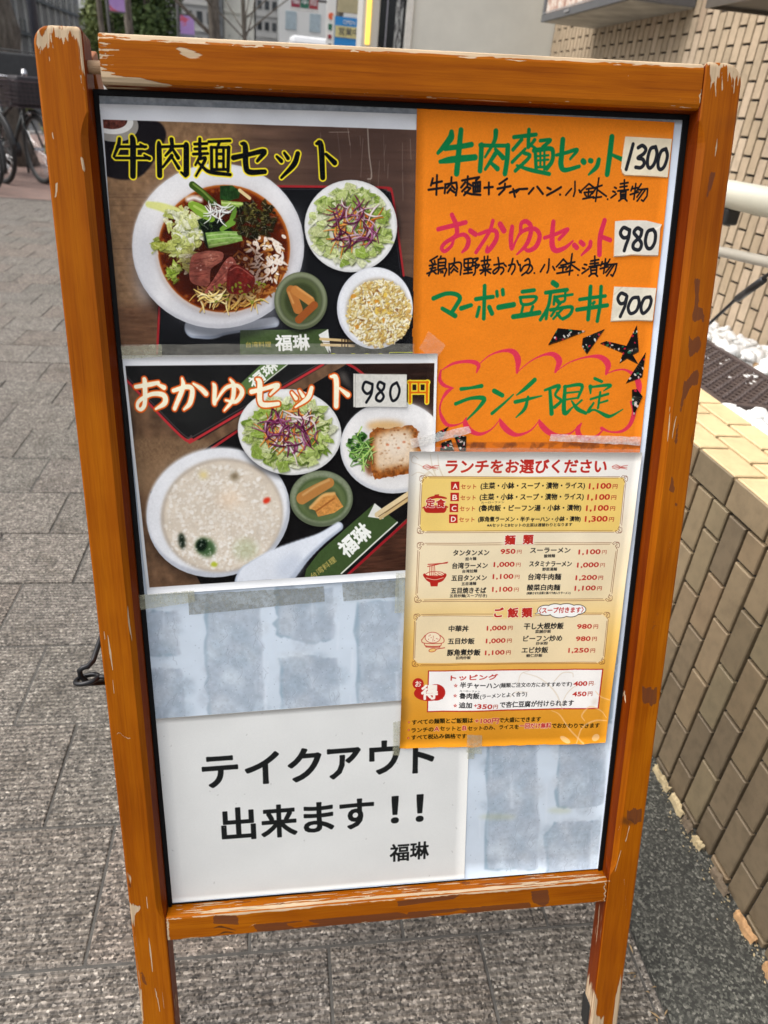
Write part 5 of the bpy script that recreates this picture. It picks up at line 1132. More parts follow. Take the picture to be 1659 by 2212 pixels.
mk(-.165, .52, VBT-.0022, VBT-.0004, 80, (.01, .09), a=(.4, 1), hh=(.0008, .002)); mk(-.165, .52, VBT-.004, VBT-.002, 30, (.005, .04), a=(.4, 1), hh=(.0004, .001))
mk(-.16, .52, VBB+.0003, VBB+.002, 40, (.01, .06), a=(.4, .9), hh=(.0004, .001)); mk(-.14, .54, VTB+.0005, VTB+.003, 24, (.005, .05), a=(.4, .9), hh=(.0003, .0008))
mk(-.165, .52, -.497, -.490, 90, (.02, .16), a=(.5, 1), hh=(.0008, .002)); mk(-.165, .52, -.490, -.470, 80, (.01, .10), a=(.35, 1), hh=(.0005, .0018)); mk(-.165, .52, -.480, -.458, 60, (.01, .06), a=(.3, .8), hh=(.0004, .001)); mk(-.14, .40, -.490, -.462, 14, (.02, .09), G_, a=(.6, 1), hh=(.001, .003))
wimg = wc.image('board_wear_mask'); wimg.colorspace_settings.name = 'Non-Color'

def mat_wood(axis, mask=True, name='varnished_wood', tint=None):
    t = NT(name); v = t.obj()
    sc = {'v': (1, 1, .045), 'u': (.045, 1, 1)}[axis]
    mp = t.n('Mapping'); mp.inputs['Scale'].default_value = sc; t.l(v, mp.inputs['Vector']); g = mp.outputs[0]
    n1 = t.noise(g, 55, 5, .6, .5); n2 = t.noise(g, 420, 4, .6); n3 = t.noise(v, 7, 3)
    var = t.ramp(n1, [(.25, (.29, .072, .001)), (.5, (.395, .113, .002)), (.75, (.47, .152, .003))])
    var = t.mix(.55, var, t.ramp(n2, [(.3, (.70, .62, .55)), (.6, g3(1.05))]), 'MULTIPLY'); var = t.mix(1., var, t.ramp(n3, [(.3, (.80, .70, .6)), (.7, g3(1.06))]), 'MULTIPLY')
    gm = t.n('Mapping'); gm.inputs['Scale'].default_value = (1, 1, .012) if axis == 'v' else (.012, 1, 1); t.l(v, gm.inputs['Vector']); n4 = t.noise(gm.outputs[0], 700, 3, .7)
    var = t.mix(.45, var, t.ramp(n4, [(.34, (.66, .54, .45)), (.45, g3(1.)), (.66, (1.0, 1.0, 1.0)), (.72, (1.3, 1.4, 1.6))]), 'MULTIPLY')
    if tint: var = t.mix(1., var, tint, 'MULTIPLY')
    bare = t.ramp(n1, [(.3, (.46, .33, .20)), (.7, (.68, .53, .36))]); bare = t.mix(.6, bare, t.ramp(n2, [(.3, g3(.6)), (.6, g3(1.05))]), 'MULTIPLY')
    if mask:
        uv = t.n('UVMap').outputs[0]
        jit = t.n('TexNoise'); jit.inputs['Scale'].default_value = 150; jit.inputs['Detail'].default_value = 4; t.l(g, jit.inputs['Vector'])
        sub = t.n('VectorMath', operation='SUBTRACT'); t.l(jit.outputs['Color'], sub.inputs[0]); sub.inputs[1].default_value = (.5, .5, .5)
        sca = t.n('VectorMath', operation='MULTIPLY'); t.l(sub.outputs[0], sca.inputs[0]); sca.inputs[1].default_value = (.006, .022, 0) if axis == 'v' else (.016, .003, 0)
        ad = t.n('VectorMath', operation='ADD'); t.l(uv, ad.inputs[0]); t.l(sca.outputs[0], ad.inputs[1])
        im = t.n('TexImage'); im.image = wimg; im.extension = 'EXTEND'; t.l(ad.outputs[0], im.inputs[0]); sp = t.n('SeparateColor'); t.l(im.outputs[0], sp.inputs[0])
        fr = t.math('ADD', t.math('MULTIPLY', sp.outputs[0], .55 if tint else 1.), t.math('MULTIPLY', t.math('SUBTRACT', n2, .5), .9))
        fr = t.ramp(t.math('MULTIPLY', fr, 1.), [(.42, g3(0)), (.50, g3(1))])
        gl = t.ramp(t.math('ADD', sp.outputs[1], t.math('MULTIPLY', t.math('SUBTRACT', t.noise(v, 160, 3), .5), .5)), [(.45, g3(0)), (.52, g3(1))])
        dk = sp.outputs[2]
        var = t.mix(.9, var, t.ramp(t.noise(v, 2.5, 4), [(.3, (.78, .70, .55)), (.65, (1.05, 1.05, 1.1))]), 'MULTIPLY'); c = t.mix(t.math('MULTIPLY', gl, t.math('ADD', .45, t.math('MULTIPLY', n2, .6))), var, (.10, .036, .020)); c = t.mix(t.math('MULTIPLY', dk, .9), c, (.035, .02, .012)); c = t.mix(fr, c, bare)
        rgh = t.math('ADD', .36, t.math('MULTIPLY', fr, .4)); hgt = t.math('SUBTRACT', t.math('MULTIPLY', n2, .35), fr)
        t.b.inputs['Specular IOR Level'].default_value = .10
        return t.done(c, rgh, t.bump(hgt, .0005, .8))
    return t.done(var, .35, t.bump(n2, .0003, .5))
M_WV, M_WU = mat_wood('v'), mat_wood('u', name='varnished_wood_across')
M_WVI, M_WUI = mat_wood('v', name='shaded_red_varnish', tint=(.50, .30, .4)), mat_wood('u', name='shaded_red_varnish_across', tint=(.52, .36, .4))  # same varnish, shade of inner and lower faces put in as darker, redder tint
M_WR = mat_wood('v', False, 'varnished_wood_rear'); M_BARE = simple('bare_wood', (.42, .28, .16), .7, .2, 30, .5)

def board_uv(o):
    me = o.data; uvl = me.uv_layers.new(name='UVMap'); n = len(me.loops); vi = np.zeros(n, int); me.loops.foreach_get('vertex_index', vi)
    co = np.zeros(len(me.vertices)*3); me.vertices.foreach_get('co', co); co = co.reshape(-1, 3)/S; P = co[vi]
    uv = np.c_[(P[:, 0]-WU0)/(WU1-WU0), (P[:, 2]-WV0)/(WV1-WV0)].astype(np.float32)
    uvl.data.foreach_set('uv', uv.ravel()); return o

board = empty('sandwich_board'); board.matrix_world = BMAT
tag(board, 'large standing menu board with a worn orange varnished wooden frame', 'menu board')

def cham(v, v0, v1, ease=.03):
    a = min(max((v-v0)/ease, 0), 1); b_ = min(max((v1-v)/ease, 0), 1); q = min(a, b_); return math.sin(q*math.pi/2)
def post(uo, ui, vb, vt, R, cv0, cv1):
    sg = 1 if ui > uo else -1; b = MB(); rings = []
    vs = sorted(set(list(np.linspace(vb, vt-R, 60))+[vt-R+R*math.sin(t) for t in np.linspace(0, math.pi/2*.995, 12)]+list(np.linspace(cv0, cv0+.03, 6))+list(np.linspace(cv1-.03, cv1, 6))))
    for v in vs:
        ins = 0; insi = 0
        if v > vt-R: q = (v-(vt-R)); ins = R-math.sqrt(max(R*R-q*q, 0))
        r2 = .006
        if v > vt-r2: q = v-(vt-r2); insi = r2-math.sqrt(max(r2*r2-q*q, 0))
        k = cham(v, cv0, cv1); cu, cn = .0028+.0095*k, .0028+.0155*k
        o_, i_ = uo+sg*ins, ui-sg*insi; r = .0032; fz = insi*.6
        rings.append([(o_, r+fz+.001, v), (o_+sg*r*.3, r*.3+fz, v), (o_+sg*r, fz, v), (i_-sg*cu, fz, v), (i_-sg*cu*.45, cn*.4+fz*.5, v), (i_, cn, v), (i_, DEP-.002, v), (i_-sg*.002, DEP, v), (o_+sg*.002, DEP, v), (o_, DEP-.002, v)])
    V = [p for r_ in rings for p in r_]; n = 10; F = [(i*n+j, i*n+(j+1) % n, (i+1)*n+(j+1) % n, (i+1)*n+j) for i in range(len(rings)-1) for j in range(n)]
    F += [tuple(range(n)), tuple((len(rings)-1)*n+j for j in range(n))]
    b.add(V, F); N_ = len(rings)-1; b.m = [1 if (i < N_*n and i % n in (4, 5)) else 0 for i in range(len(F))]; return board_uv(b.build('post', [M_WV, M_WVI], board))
vL = (.014-BO[2]-BM[2, 0]*-.19)/BM[2, 2]; vR = (.014-BO[2]-BM[2, 0]*.58)/BM[2, 2]
post(U0, U1, vL, VT+.003, .020, -.092, 1.035); post(U3, U2, vR, VT+.001, .024, -.078, 1.052)
def rail(name, u0, u1, v0, v1, n0, n1, bf, skew=0):
    """bf: bevel sizes (top front, bottom front)"""
    b = MB(); V = []; a, c = bf
    for i, u in enumerate(np.linspace(u0, u1, 20)):
        dv = .0008*math.sin(i*1.3)
        for (n_, v_) in ((n0+a*.9, v1), (n0+a*.25, v1-a*.3), (n0, v1-a), (n0, v0+c), (n0+c*.3, v0+c*.3), (n0+c, v0), (n1, v0), (n1, v1)): V.append((u+(skew*(v1-v_) if i == 0 else 0), n_, v_))
    n = 8; F = [(i*n+j, i*n+(j+1) % n, (i+1)*n+(j+1) % n, (i+1)*n+j) for i in range(19) for j in range(n)]+[tuple(range(n)), tuple(19*n+j for j in range(n))]
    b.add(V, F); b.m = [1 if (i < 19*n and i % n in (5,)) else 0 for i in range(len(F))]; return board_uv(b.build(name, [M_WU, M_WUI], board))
rail('top_rail', -.1500, U2-.0006, VTB, VT, .0008, .034, (.0085, .006))
br_ = rail('bottom_rail', U1+.0006, U2-.0006, VBB, VBT, .0008, .0345, (.0035, .002))
_me = br_.data; _uv = _me.uv_layers[0].data            # the upper side of the bottom rail has its own worn strip
for p in _me.polygons:
    if p.normal.z > .8:
        for li in p.loop_indices: c_ = _me.vertices[_me.loops[li].vertex_index].co; _uv[li].uv[1] = (-.498+(c_.y/S-.003)*1.3-WV0)/(WV1-WV0)
b = MB(); b.tube([(-.170, .017, 1.0835), (-.145, .017, 1.0835)], .0068, 16); b.build('dowel', M_BARE, board, smooth=False)
# sunken black panel and its rear stiffening
b = MB(); b.box(U1+.0005, U2-.0005, .0262, .0335, VBT+.0005, VTB-.0005); b.build('panel', simple('black_panel_face', (.003, .003, .0035), .6, .1, Specular_IOR_Level=.15), board)
for (a0, a1, c0, c1) in ((U1+.0008, U2-.0008, VTB-.0062, VTB-.0008), (U1+.0008, U1+.0058, VBT+.001, VTB-.0055), (U2-.0078, U2-.0008, VBT+.001, VTB-.0055)):
    b = MB(); b.box(a0, a1, .0222, .0258, c0, c1); b.build('black_edge_strip', simple('black_gap_fill', (.003, .003, .0035), .6, .1, Specular_IOR_Level=.15), board)  # black strips stand in for the dark gap between frame and sheets
# rubber feet
M_RUB = simple('black_rubber_foot', (.014, .014, .014), .6)
for uc, vb in (((U0+U1)/2, vL), ((U2+U3)/2, vR)): b = MB(); b.box(uc-.0275, uc+.0275, .010, .0395, vb-.014, vb+.028 if uc < 0 else vb+.052); b.build('rubber_foot', M_RUB, board, bevel=.003)
# rear frame hinged at the top
RD = BM.T@np.array([.04, .249, -.968]); RD /= np.linalg.norm(RD)
def rear_pt(u, d, n=.041): return np.array([u, n, 1.09])+RD*d-np.array([RD[0]*d, 0, 0])
for u in (-.188, .577):
    L = (1.09+.39944+.04*u-.02)/.955
    for _ in range(20):
        q = rear_pt(u, L); L += (bz(*q)-.012)/.96
    a, e = rear_pt(u, -.01), rear_pt(u, L); b = MB(); nn = np.array([0, -RD[2], RD[1]]); nn /= np.linalg.norm(nn)
    V = []
    for p in (a, e):
        for su, sn in ((-1, 0), (1, 0), (1, 1), (-1, 1)): V.append(tuple(p+np.array([su*.022, 0, 0])+nn*sn*.030*(1 if nn[1] > 0 else -1)))
    b.add(V, [(0, 1, 2, 3), (4, 5, 6, 7), (0, 1, 5, 4), (1, 2, 6, 5), (2, 3, 7, 6), (3, 0, 4, 7)]); b.build('rear_post', M_WR, board, bevel=.002)
for d in (.03, 1.22):
    b = MB(); a = rear_pt(-.166, d); e = rear_pt(.555, d); V = []
    for p in (a, e):
        for q in (0, .045):
            for sn in (0, 1): V.append(tuple(p+RD*q*np.array([0, 1, 1])+nn*sn*.028*(1 if nn[1] > 0 else -1)))
    b.add(V, [(0, 1, 3, 2), (4, 5, 7, 6), (0, 1, 5, 4), (2, 3, 7, 6), (0, 2, 6, 4), (1, 3, 7, 5)]); b.build('rear_rail', M_WR, board, bevel=.002)
# hook and eye at the left post
M_STEEL = simple('black_steel', (.022, .022, .024), .3, .1, 30, metallic=.5)
def hp(x, y, n=.02): q = apply_h(H1, [(x, y)])[0]; return (q[0], n, q[1])
e0 = hp(189, 1465); b = MB()
ring = [(e0[0]+.0155*math.cos(t), .02+.0125*math.sin(t), e0[2]+.0025*math.cos(t)) for t in np.linspace(.15, 2*math.pi+.02, 26)]
b.tube(ring, .0036, 10); b.tube([ring[0], (e0[0]+.020, .019, e0[2]+.003), (U0+.004, .018, e0[2]+.002)], .0036, 10); b.build('eye_screw', M_STEEL, board, smooth=True)
b = MB(); c1 = hp(199, 1436); c2 = hp(174, 1440); c3 = hp(175, 1460); c4 = hp(192, 1477); c5 = hp(226, 1482)
b.tube([(-.232, .42, c1[2]+.115), (c1[0]+.002, .05, c1[2]+.014), (c1[0], .030, c1[2]+.003), (c1[0]-.006, .022, c1[2]-.002), (c2[0]+.004, .02, c2[2]), (c2[0]-.001, .02, c2[2]-.004), (c3[0], .021, c3[2]), (c4[0], .024, c4[2]), (c5[0], .034, c5[2])], .0040, 10); b.build('stay_hook', M_STEEL, board, smooth=True)

# ------------------------------------------------------------------ sheets on the board
def mat_print(name, img, rough=.45, coat=.25, relief=.3, fine=300):
    t = NT(name); uv = t.n('UVMap').outputs[0]; im = t.n('TexImage'); im.image = img; im.interpolation = 'Cubic'; im.extension = 'EXTEND'; t.l(uv, im.inputs[0])
    v = t.obj(); n = t.noise(v, fine, 3); n2 = t.noise(v, 18, 3)
    t.b.inputs['Coat Weight'].default_value = coat*.0; t.b.inputs['Specular IOR Level'].default_value = .04; t.b.inputs['Coat Roughness'].default_value = .12
    return t.done(im.outputs[0], rough, t.bump(t.math('ADD', t.math('MULTIPLY', n, .35), t.math('MULTIPLY', n2, 2.)), .0007, relief))
def clear(name, tint, alpha, rough=.08, bump=.5, sc=40, film=False):
    """thin clear plastic: mostly see-through with a soft sheen"""
    t = NT(name); v = t.obj(); n = t.noise(v, sc, 3); nb = t.bump(n, .0012, bump)
    if film:
        tr = t.n('BsdfTransparent'); gl = t.n('BsdfGlossy'); gl.inputs['Roughness'].default_value = rough; t.l(nb, gl.inputs['Normal']); mx = t.n('MixShader')
        t.l(t.math('MULTIPLY', t.ramp(t.noise(v, 6, 3), [(.35, g3(.6)), (.65, g3(1.2))]), alpha), mx.inputs[0]); t.l(tr.outputs[0], mx.inputs[1]); t.l(gl.outputs[0], mx.inputs[2]); t.l(mx.outputs[0], t.out.inputs['Surface']); return t.mat
    t.b.inputs['Base Color'].default_value = col4(tint); t.b.inputs['Roughness'].default_value = rough; t.l(nb, t.b.inputs['Normal'])
    a = t.math('MULTIPLY', t.ramp(t.noise(v, sc*1.7, 4), [(.3, g3(.6)), (.75, g3(1.35))]), alpha); t.l(a, t.b.inputs['Alpha'])
    return t.mat
def plane_pts(P, H=None): return apply_h(H1 if H is None else H, np.atleast_2d(P)/K)
def sheet(name, cv, Q, n0, mat, label, cat, wave=.0004, nu=26, nv=34, edge=.0006, curl=None, jag=0, group=None, kf=5., thick=.0004):
    q = plane_pts(Q); b = MB(); V = []; UVs = []
    for j in range(nv+1):
        for i in range(nu+1):
            s, t = i/nu, j/nv; p = (q[0]*(1-s)+q[1]*s)*(1-t)+(q[3]*(1-s)+q[2]*s)*t
            dn = wave*(math.sin(s*kf*2+t*3+n0*900)+math.sin(t*kf*2.7-s*2))
            if curl: dn += curl(s, t)
            p = p.copy()
            if jag and j == nv: p[1] += random.uniform(-jag, jag)
            V.append((p[0], n0-abs(dn), p[1])); UVs.append((s, 1-t))
    W = nu+1; F = [(j*W+i, j*W+i+1, (j+1)*W+i+1, (j+1)*W+i) for j in range(nv) for i in range(nu)]
    rim = [i for i in range(W)]+[j*W+nu for j in range(1, nv+1)]+[nv*W+i for i in range(nu-1, -1, -1)]+[j*W for j in range(nv-1, 0, -1)]
    o0 = len(V); V += [(V[i][0], V[i][1]+thick, V[i][2]) for i in rim]; UVs += [UVs[i] for i in rim]
    for a in range(len(rim)): c = (a+1) % len(rim); F.append((rim[a], rim[c], o0+c, o0+a))
    b.add(V, F); o = b.build(name, mat, smooth=True, fix=False); uvl = o.data.uv_layers.new(name='UVMap')
    uv = np.array(UVs, np.float32)[[l.vertex_index for l in o.data.loops]]; uvl.data.foreach_set('uv', uv.ravel())
    o.matrix_world = BMAT; tag(o, label, cat, group); return o
def cover_sheet(par, Q, n0, mat, name='laminate'):
    q = plane_pts(Q); b = MB(); m = 10; V = []
    for j in range(m+1):
        for i in range(m+1): s, t = i/m, j/m; p = (q[0]*(1-s)+q[1]*s)*(1-t)+(q[3]*(1-s)+q[2]*s)*t; V.append((p[0], n0+.0002*math.sin(s*9+t*7), p[1]))
    b.add(V, [(j*(m+1)+i, j*(m+1)+i+1, (j+1)*(m+1)+i+1, (j+1)*(m+1)+i) for j in range(m) for i in range(m)]); return b.build(name, mat, par, smooth=True, fix=False)
def patch(par, s, fr, cv, n0, mat, name, label=None, curl=.0012):
    """a piece of paper stuck on a sheet; it carries its own part of the print"""
    P = (pts(s)[0] if isinstance(s, str) else np.array(s, float))*fr[2]+np.array(fr[:2]); q = plane_pts(P)
    c = q.mean(0); b = MB(); n = len(q); L = np.abs(q-c).max()
    uvp = apply_h(cv.H, P)/np.array([cv.w, cv.h]); uvc = apply_h(cv.H, [P.mean(0)])[0]/np.array([cv.w, cv.h])
    V = [(c[0], n0, c[1])]+[(p[0], n0-curl*random.uniform(.1, 1), p[1]) for p in q]+[(p[0], n0+.0004, p[1]) for p in q]
    UVs = [uvc]+list(uvp)+list(uvp); F = [(0, 1+(i+1) % n, 1+i) for i in range(n)]+[(1+i, 1+(i+1) % n, 1+n+(i+1) % n, 1+n+i) for i in range(n)]
    b.add(V, F); o = b.build(name, mat, par, fix=False); uvl = o.data.uv_layers.new(name='UVMap')
    uv = np.array([(a[0], 1-a[1]) for a in UVs], np.float32)[[l.vertex_index for l in o.data.loops]]; uvl.data.foreach_set('uv', uv.ravel())
    if label: o['label'] = label
    return o
def strip(par, P, n0, mat, name='tape_strip', label=None, amp=.0006, D=True):
    """tape laid along a quad given by four corners in the survey"""
    q = plane_pts(np.array(P, float)*(K if D else 1)); b = MB(); m, k = 14, 3; V = []
    for j in range(k+1):
        for i in range(m+1):
            s, t = i/m, j/k; p = (q[0]*(1-s)+q[1]*s)*(1-t)+(q[3]*(1-s)+q[2]*s)*t
            V.append((p[0]+random.uniform(-.0004, .0004), n0-random.uniform(0, amp), p[1]+random.uniform(-.0005, .0005)))
    b.add(V, [(j*(m+1)+i, j*(m+1)+i+1, (j+1)*(m+1)+i+1, (j+1)*(m+1)+i) for j in range(k) for i in range(m)])
    o = b.build(name, mat, par, smooth=True, fix=False)
    if label: o['label'] = label
    return o

M_LAM = clear('laminating_film', (.8, .82, .84), .005, .10, .2, 14, True)
M_TAPE = clear('clear_tape', (.72, .70, .60), .16, .12, 1., 120); M_TAPEY = clear('yellowed_tape', (.50, .50, .36), .42, .15, 1., 120); M_TAPEW = clear('crinkled_tape', (.85, .84, .80), .5, .15, 1., 200); M_TAPEG = clear('grey_glue_tape', (.30, .31, .27), .5, .35, 1., 160)

cb = sheet_backing(); ob = sheet('backing_print', cb, Q_BACK, .0256, mat_print('backing_print', cb.image('backing_print'), .35, .3, .35, 120), 'pale blue grey stone brick print covering the whole board panel behind the notices', 'poster', .0002)
strip(ob, [(405, 1285), (700, 1268), (702, 1300), (408, 1330)], .0250, M_TAPEG, label='grey strip of torn old tape'); strip(ob, [(740, 1262), (862, 1254), (862, 1290), (742, 1300)], .0250, M_TAPEG, label='grey strip of torn old tape')
ct = sheet_takeout(); ot = sheet('takeout_notice', ct, Q_T, .0249, mat_print('takeout_print', ct.image('takeout_print'), .4, .4, .2), 'plain white laminated notice in large black lettering at the bottom of the board', 'notice', .0004)
cover_sheet(ot, [(604, 2862), (1900, 2764), (1872, 3532), (684, 3624)], .0240, M_LAM)
ca = sheet_a(); oa = sheet('noodle_poster', ca, Q_A, .0248, mat_print('noodle_print', ca.image('noodle_print'), .4, .4, .35), 'photo poster of a beef noodle bowl, salad and rice, upper left of the board', 'poster', .0004)
cover_sheet(oa, [(378, 396), (1676, 440), (1660, 1510), (470, 1505)], .0238, M_LAM)
co = sheet_orange(); mo_ = mat_print('orange_card_print', co.image('orange_card_print'), .75, .0, 1., 420); oo = sheet('handwritten_price_card', co, Q_O, .0247, mo_, 'bright orange card with green and pink brush handwriting and three price labels', 'poster', .0003)
FO2, FO4, FO5 = (2200, 480, .3134), (2100, 820, .3737), (1700, 1300, .5546)
patch(oo, '960,210 1558,240 1505,730 1300,716 955,700 925,670 908,610 930,420', FO2, co, .0236, mo_, 'price_label', 'cream paper label reading 1300')
patch(oo, '965,172 1110,160 1300,165 1468,206 1448,240 1428,538 1300,536 1145,530 1050,542 950,547', FO4, co, .0236, mo_, 'price_label', 'cream paper label reading 980')
patch(oo, '955,872 1405,888 1365,1237 1195,1230 918,1240 935,1060', FO4, co, .0236, mo_, 'price_label', 'cream paper label reading 900')
for s in SCRAPS[:2]+SCRAPS[3:]: patch(oo, s, FO5, co, .0240, mo_, 'paper_scrap', 'cut scrap of black patterned paper', .0004)
patch(oo, SCRAPS[2], FO5, co, .0240, mo_, 'paper_scrap', 'cut scrap of black patterned paper', .0003)
cbb = sheet_b(); mb_ = mat_print('porridge_print', cbb.image('porridge_print'), .4, .4, .35); obb = sheet('porridge_poster', cbb, Q_B, .0232, mb_, 'photo poster of a rice porridge bowl with salad and a 980 label, centre left', 'poster', .0005)
cover_sheet(obb, [(472, 1404), (1766, 1396), (1742, 2322), (574, 2400)], .0220, M_LAM)
patch(obb, '1220,97 1330,99 1486,100 1484,270 1330,266 1220,272', (480, 1420, .7716), cbb, .0216, mb_, 'price_label', 'white paper label reading 980', .0010)
strip(obb, [(262, 1288), (420, 1274), (422, 1300), (266, 1322)], .0222, M_TAPEY, label='yellowed tape'); strip(obb, [(262, 748), (350, 744), (350, 770), (264, 776)], .0222, M_TAPEY, label='yellowed tape')
strip(obb, [(262, 744), (895, 742), (894, 766), (264, 772)], .0224, M_TAPE, label='long clear tape'); strip(obb, [(925, 715), (962, 745), (938, 782), (905, 752)], .0212, M_TAPE, label='clear tape set diagonally')
cm = sheet_menu(); om = sheet('lunch_menu', cm, Q_M, .0218, mat_print('lunch_menu_print', cm.image('lunch_menu_print'), .5, .15, .35), 'cream and orange printed lunch menu sheet listing sets and prices, right side', 'menu', .0007, curl=lambda s, t: .0016*t*t*abs(math.sin(s*11+1)), jag=.0009, kf=6)
strip(om, [(1008, 1583), (1040, 1585), (1040, 1626), (1006, 1622)], .0186, M_TAPEY, label='small tan tape'); strip(om, [(854, 1236), (874, 1236), (872, 1322), (852, 1322)], .0200, M_TAPEY, label='yellowed tape')
strip(oo, [(1190, 938), (1384, 944), (1382, 962), (1186, 952)], .0226, M_TAPEW, label='crinkled clear tape'); strip(oo, [(884, 948), (1012, 920), (1018, 934), (890, 968)], .0215, M_TAPEW, label='crinkled clear tape'); strip(oo, [(940, 966), (1384, 970), (1382, 977), (940, 976)], .0226, M_TAPE)
strip(ot, [(1012, 1582), (1028, 1580), (1024, 1640), (1010, 1640)], .0236, M_TAPEY, label='yellowed tape'); strip(ot, [(850, 1560), (866, 1558), (862, 1632), (848, 1632)], .0236, M_TAPEY, label='yellowed tape')
# ------------------------------------------------------------------ the street behind
def fol_mat(name, a, b_):
    t = NT(name); v = t.obj(world=True); oi = t.n('NewGeometry').outputs['Random Per Island']
    c = t.mix(oi, a, b_); c = t.mix(.5, c, t.ramp(t.noise(v, 2, 3), [(.3, g3(.6)), (.7, g3(1.2))]), 'MULTIPLY')
    t.b.inputs['Subsurface Weight'].default_value = 0
    return t.done(c, .6)
def leaves(b, c, r, n, s, mi=0, lumps=7):
    cs = [tuple(c[i]+random.uniform(-.6, .6)*r[i] for i in range(3))+(random.uniform(.3, .6),) for _ in range(lumps)]
    for i in range(n):
        q = random.choice(cs); d = Vector((random.gauss(0, 1), random.gauss(0, 1), random.gauss(0, 1))).normalized()*random.uniform(.55, 1)**.5
        p = Vector((q[0]+d.x*r[0]*q[3], q[1]+d.y*r[1]*q[3], q[2]+d.z*r[2]*q[3])); u = Vector((random.gauss(0, 1), random.gauss(0, 1), random.gauss(0, .6))).normalized(); w_ = u.cross(d if d.length > .01 else Vector((0, 0, 1))).normalized(); k = s*random.uniform(.6, 1.3)
        b.add([p-u*k, p+w_*k*.5, p+u*k, p-w_*k*.5], [(0, 1, 2, 3)], mi)
M_BARK = NT('tree_bark'); _v = M_BARK.obj((1, 1, .3), world=True); _n = M_BARK.noise(_v, 22, 6, .7); M_BARK = M_BARK.done(M_BARK.ramp(_n, [(.3, (.05, .042, .034)), (.55, (.15, .13, .105)), (.75, (.26, .235, .20))]), .9, M_BARK.bump(_n, .02, 1.))
M_LEAF, M_LEAF2, M_YEL = fol_mat('dark_leaves', (.035, .07, .014), (.12, .18, .045)), fol_mat('light_leaves', (.10, .14, .035), (.24, .28, .08)), fol_mat('yellow_green_leaves', (.16, .19, .03), (.38, .36, .06))

def limb(b, p, d, r, L, depth, spread=.5, n=5):
    P = [Vector(p)]; dd = Vector(d).normalized(); rs = [r]
    for i in range(n): dd = (dd+Vector((random.uniform(-1, 1), random.uniform(-1, 1), random.uniform(-.2, .5)))*.12).normalized(); P.append(P[-1]+dd*L/n); rs.append(r*(1-.55*(i+1)/n))
    b.tube(P, r, 7 if r > .03 else 5, rs=rs, cap=False)
    if depth:
        for k in range(random.choice((2, 3, 3))):
            q = random.randint(n//2, n); a = random.uniform(0, 6.28); nd = (dd+Vector((math.cos(a), math.sin(a), random.uniform(0, .5)))*spread*1.6).normalized()
            limb(b, P[q], nd, rs[q]*.62, L*random.uniform(.5, .75), depth-1, spread, n)
def bare_tree(x, y, r, h, label, lean=0, depth=3, first=None, group=None):
    o = empty('bare_tree', (x, y, 0)); b = MB()
    P = [(lean*z/h*.8+.04*math.sin(z*1.7), .03*math.sin(z*2.3), z) for z in np.linspace(0, h, 12)]; b.tube(P, r, 14, rs=[r*(1.25-.5*i/11) if i else r*1.5 for i in range(12)])
    b.build('trunk', M_BARK, o, smooth=True); b = MB()
    for k in range(7): z = random.uniform(first or h*.45, h); a = random.uniform(0, 6.28); limb(b, (lean*z/h*.8, 0, z), (math.cos(a), math.sin(a), .7), r*.38, h*.38, depth)
    b.build('branches', M_BARK, o); tag(o, label, 'tree', group); return o

o = empty('street_tree', (-4.45, 14, 0)); b = MB()
b.tube([(.0, 0, 0), (-.02, 0, .5), (.02, .01, 1.3), (.10, 0, 1.9), (.02, 0, 2.3), (.0, 0, 2.9), (.05, 0, 5.5)], .34, 22, rs=[.46, .37, .34, .36, .33, .32, .26]); b.sphere((.3, -.05, 1.95), .16, 10, 8); b.build('trunk', M_BARK, o, smooth=True)
b = MB(); leaves(b, (0, 0, 6.6), (2.2, 2.2, 1.5), 5000, .08); b.build('crown', M_LEAF, o); b = MB()
for k in range(6): a = k*1.05; limb(b, (.04, 0, 4.6), (math.cos(a), math.sin(a), .9), .09, 1.6, 1)
b.build('branches', M_BARK, o); tag(o, 'thick brown street tree trunk at the far left edge behind the bicycles', 'tree')
def pole(name, x, y, r, h, mat, label, cat='pole'):
    o = empty(name, (x, y, 0)); b = MB(); b.tube([(0, 0, 0), (0, 0, h)], r, 18); b.build('shaft', mat, o, smooth=True); b = MB(); b.tube([(0, 0, 0), (0, 0, .25)], r*1.35, 18); b.build('base_collar', mat, o, smooth=True); tag(o, label, cat); return o
pole('lamp_post', -3.50, 13, .062, 6, simple('dark_blue_grey_paint', (.035, .04, .055), .4), 'dark blue grey street pole beside the thick tree trunk')
# leafy trees and shrub
def leafy(name, x, y, tr, th, c, r, n, s, mat, label, lean=0):
    o = empty(name, (x, y, 0)); b = MB(); b.tube([(0, 0, 0), (lean*.4, 0, th*.5), (lean, 0, th)], tr, 12, rs=[tr*1.3, tr, tr*.7]); b.build('trunk', M_BARK, o, smooth=True)
    b = MB()
    for k in range(5): a = k*1.25; limb(b, (lean, 0, th*.75), (math.cos(a)*.8, math.sin(a)*.8, .8), tr*.4, r[2]*1.1, 1)
    b.build('branches', M_BARK, o)
    b = MB(); leaves(b, c, r, n, s, lumps=14); b.build('crown', mat, o); tag(o, label, 'tree'); return o
leafy('evergreen_tree', -4.05, 27, .14, 3.2, (.15, 0, 3.6), (1.15, 1.1, 2.6), 16000, .085, M_LEAF, 'dense dark evergreen tree in the middle distance left of the banner')
leafy('light_green_tree', -5.35, 27.5, .10, 2.0, (.0, 0, 2.4), (.75, .8, 1.3), 6000, .08, M_LEAF2, 'lighter yellow green leafy tree beside the dark evergreen')
bare_tree(-3.31, 20, .085, 5.5, 'grey bare trunk standing in front of the dark evergreen tree', 0, 2, 3.6)
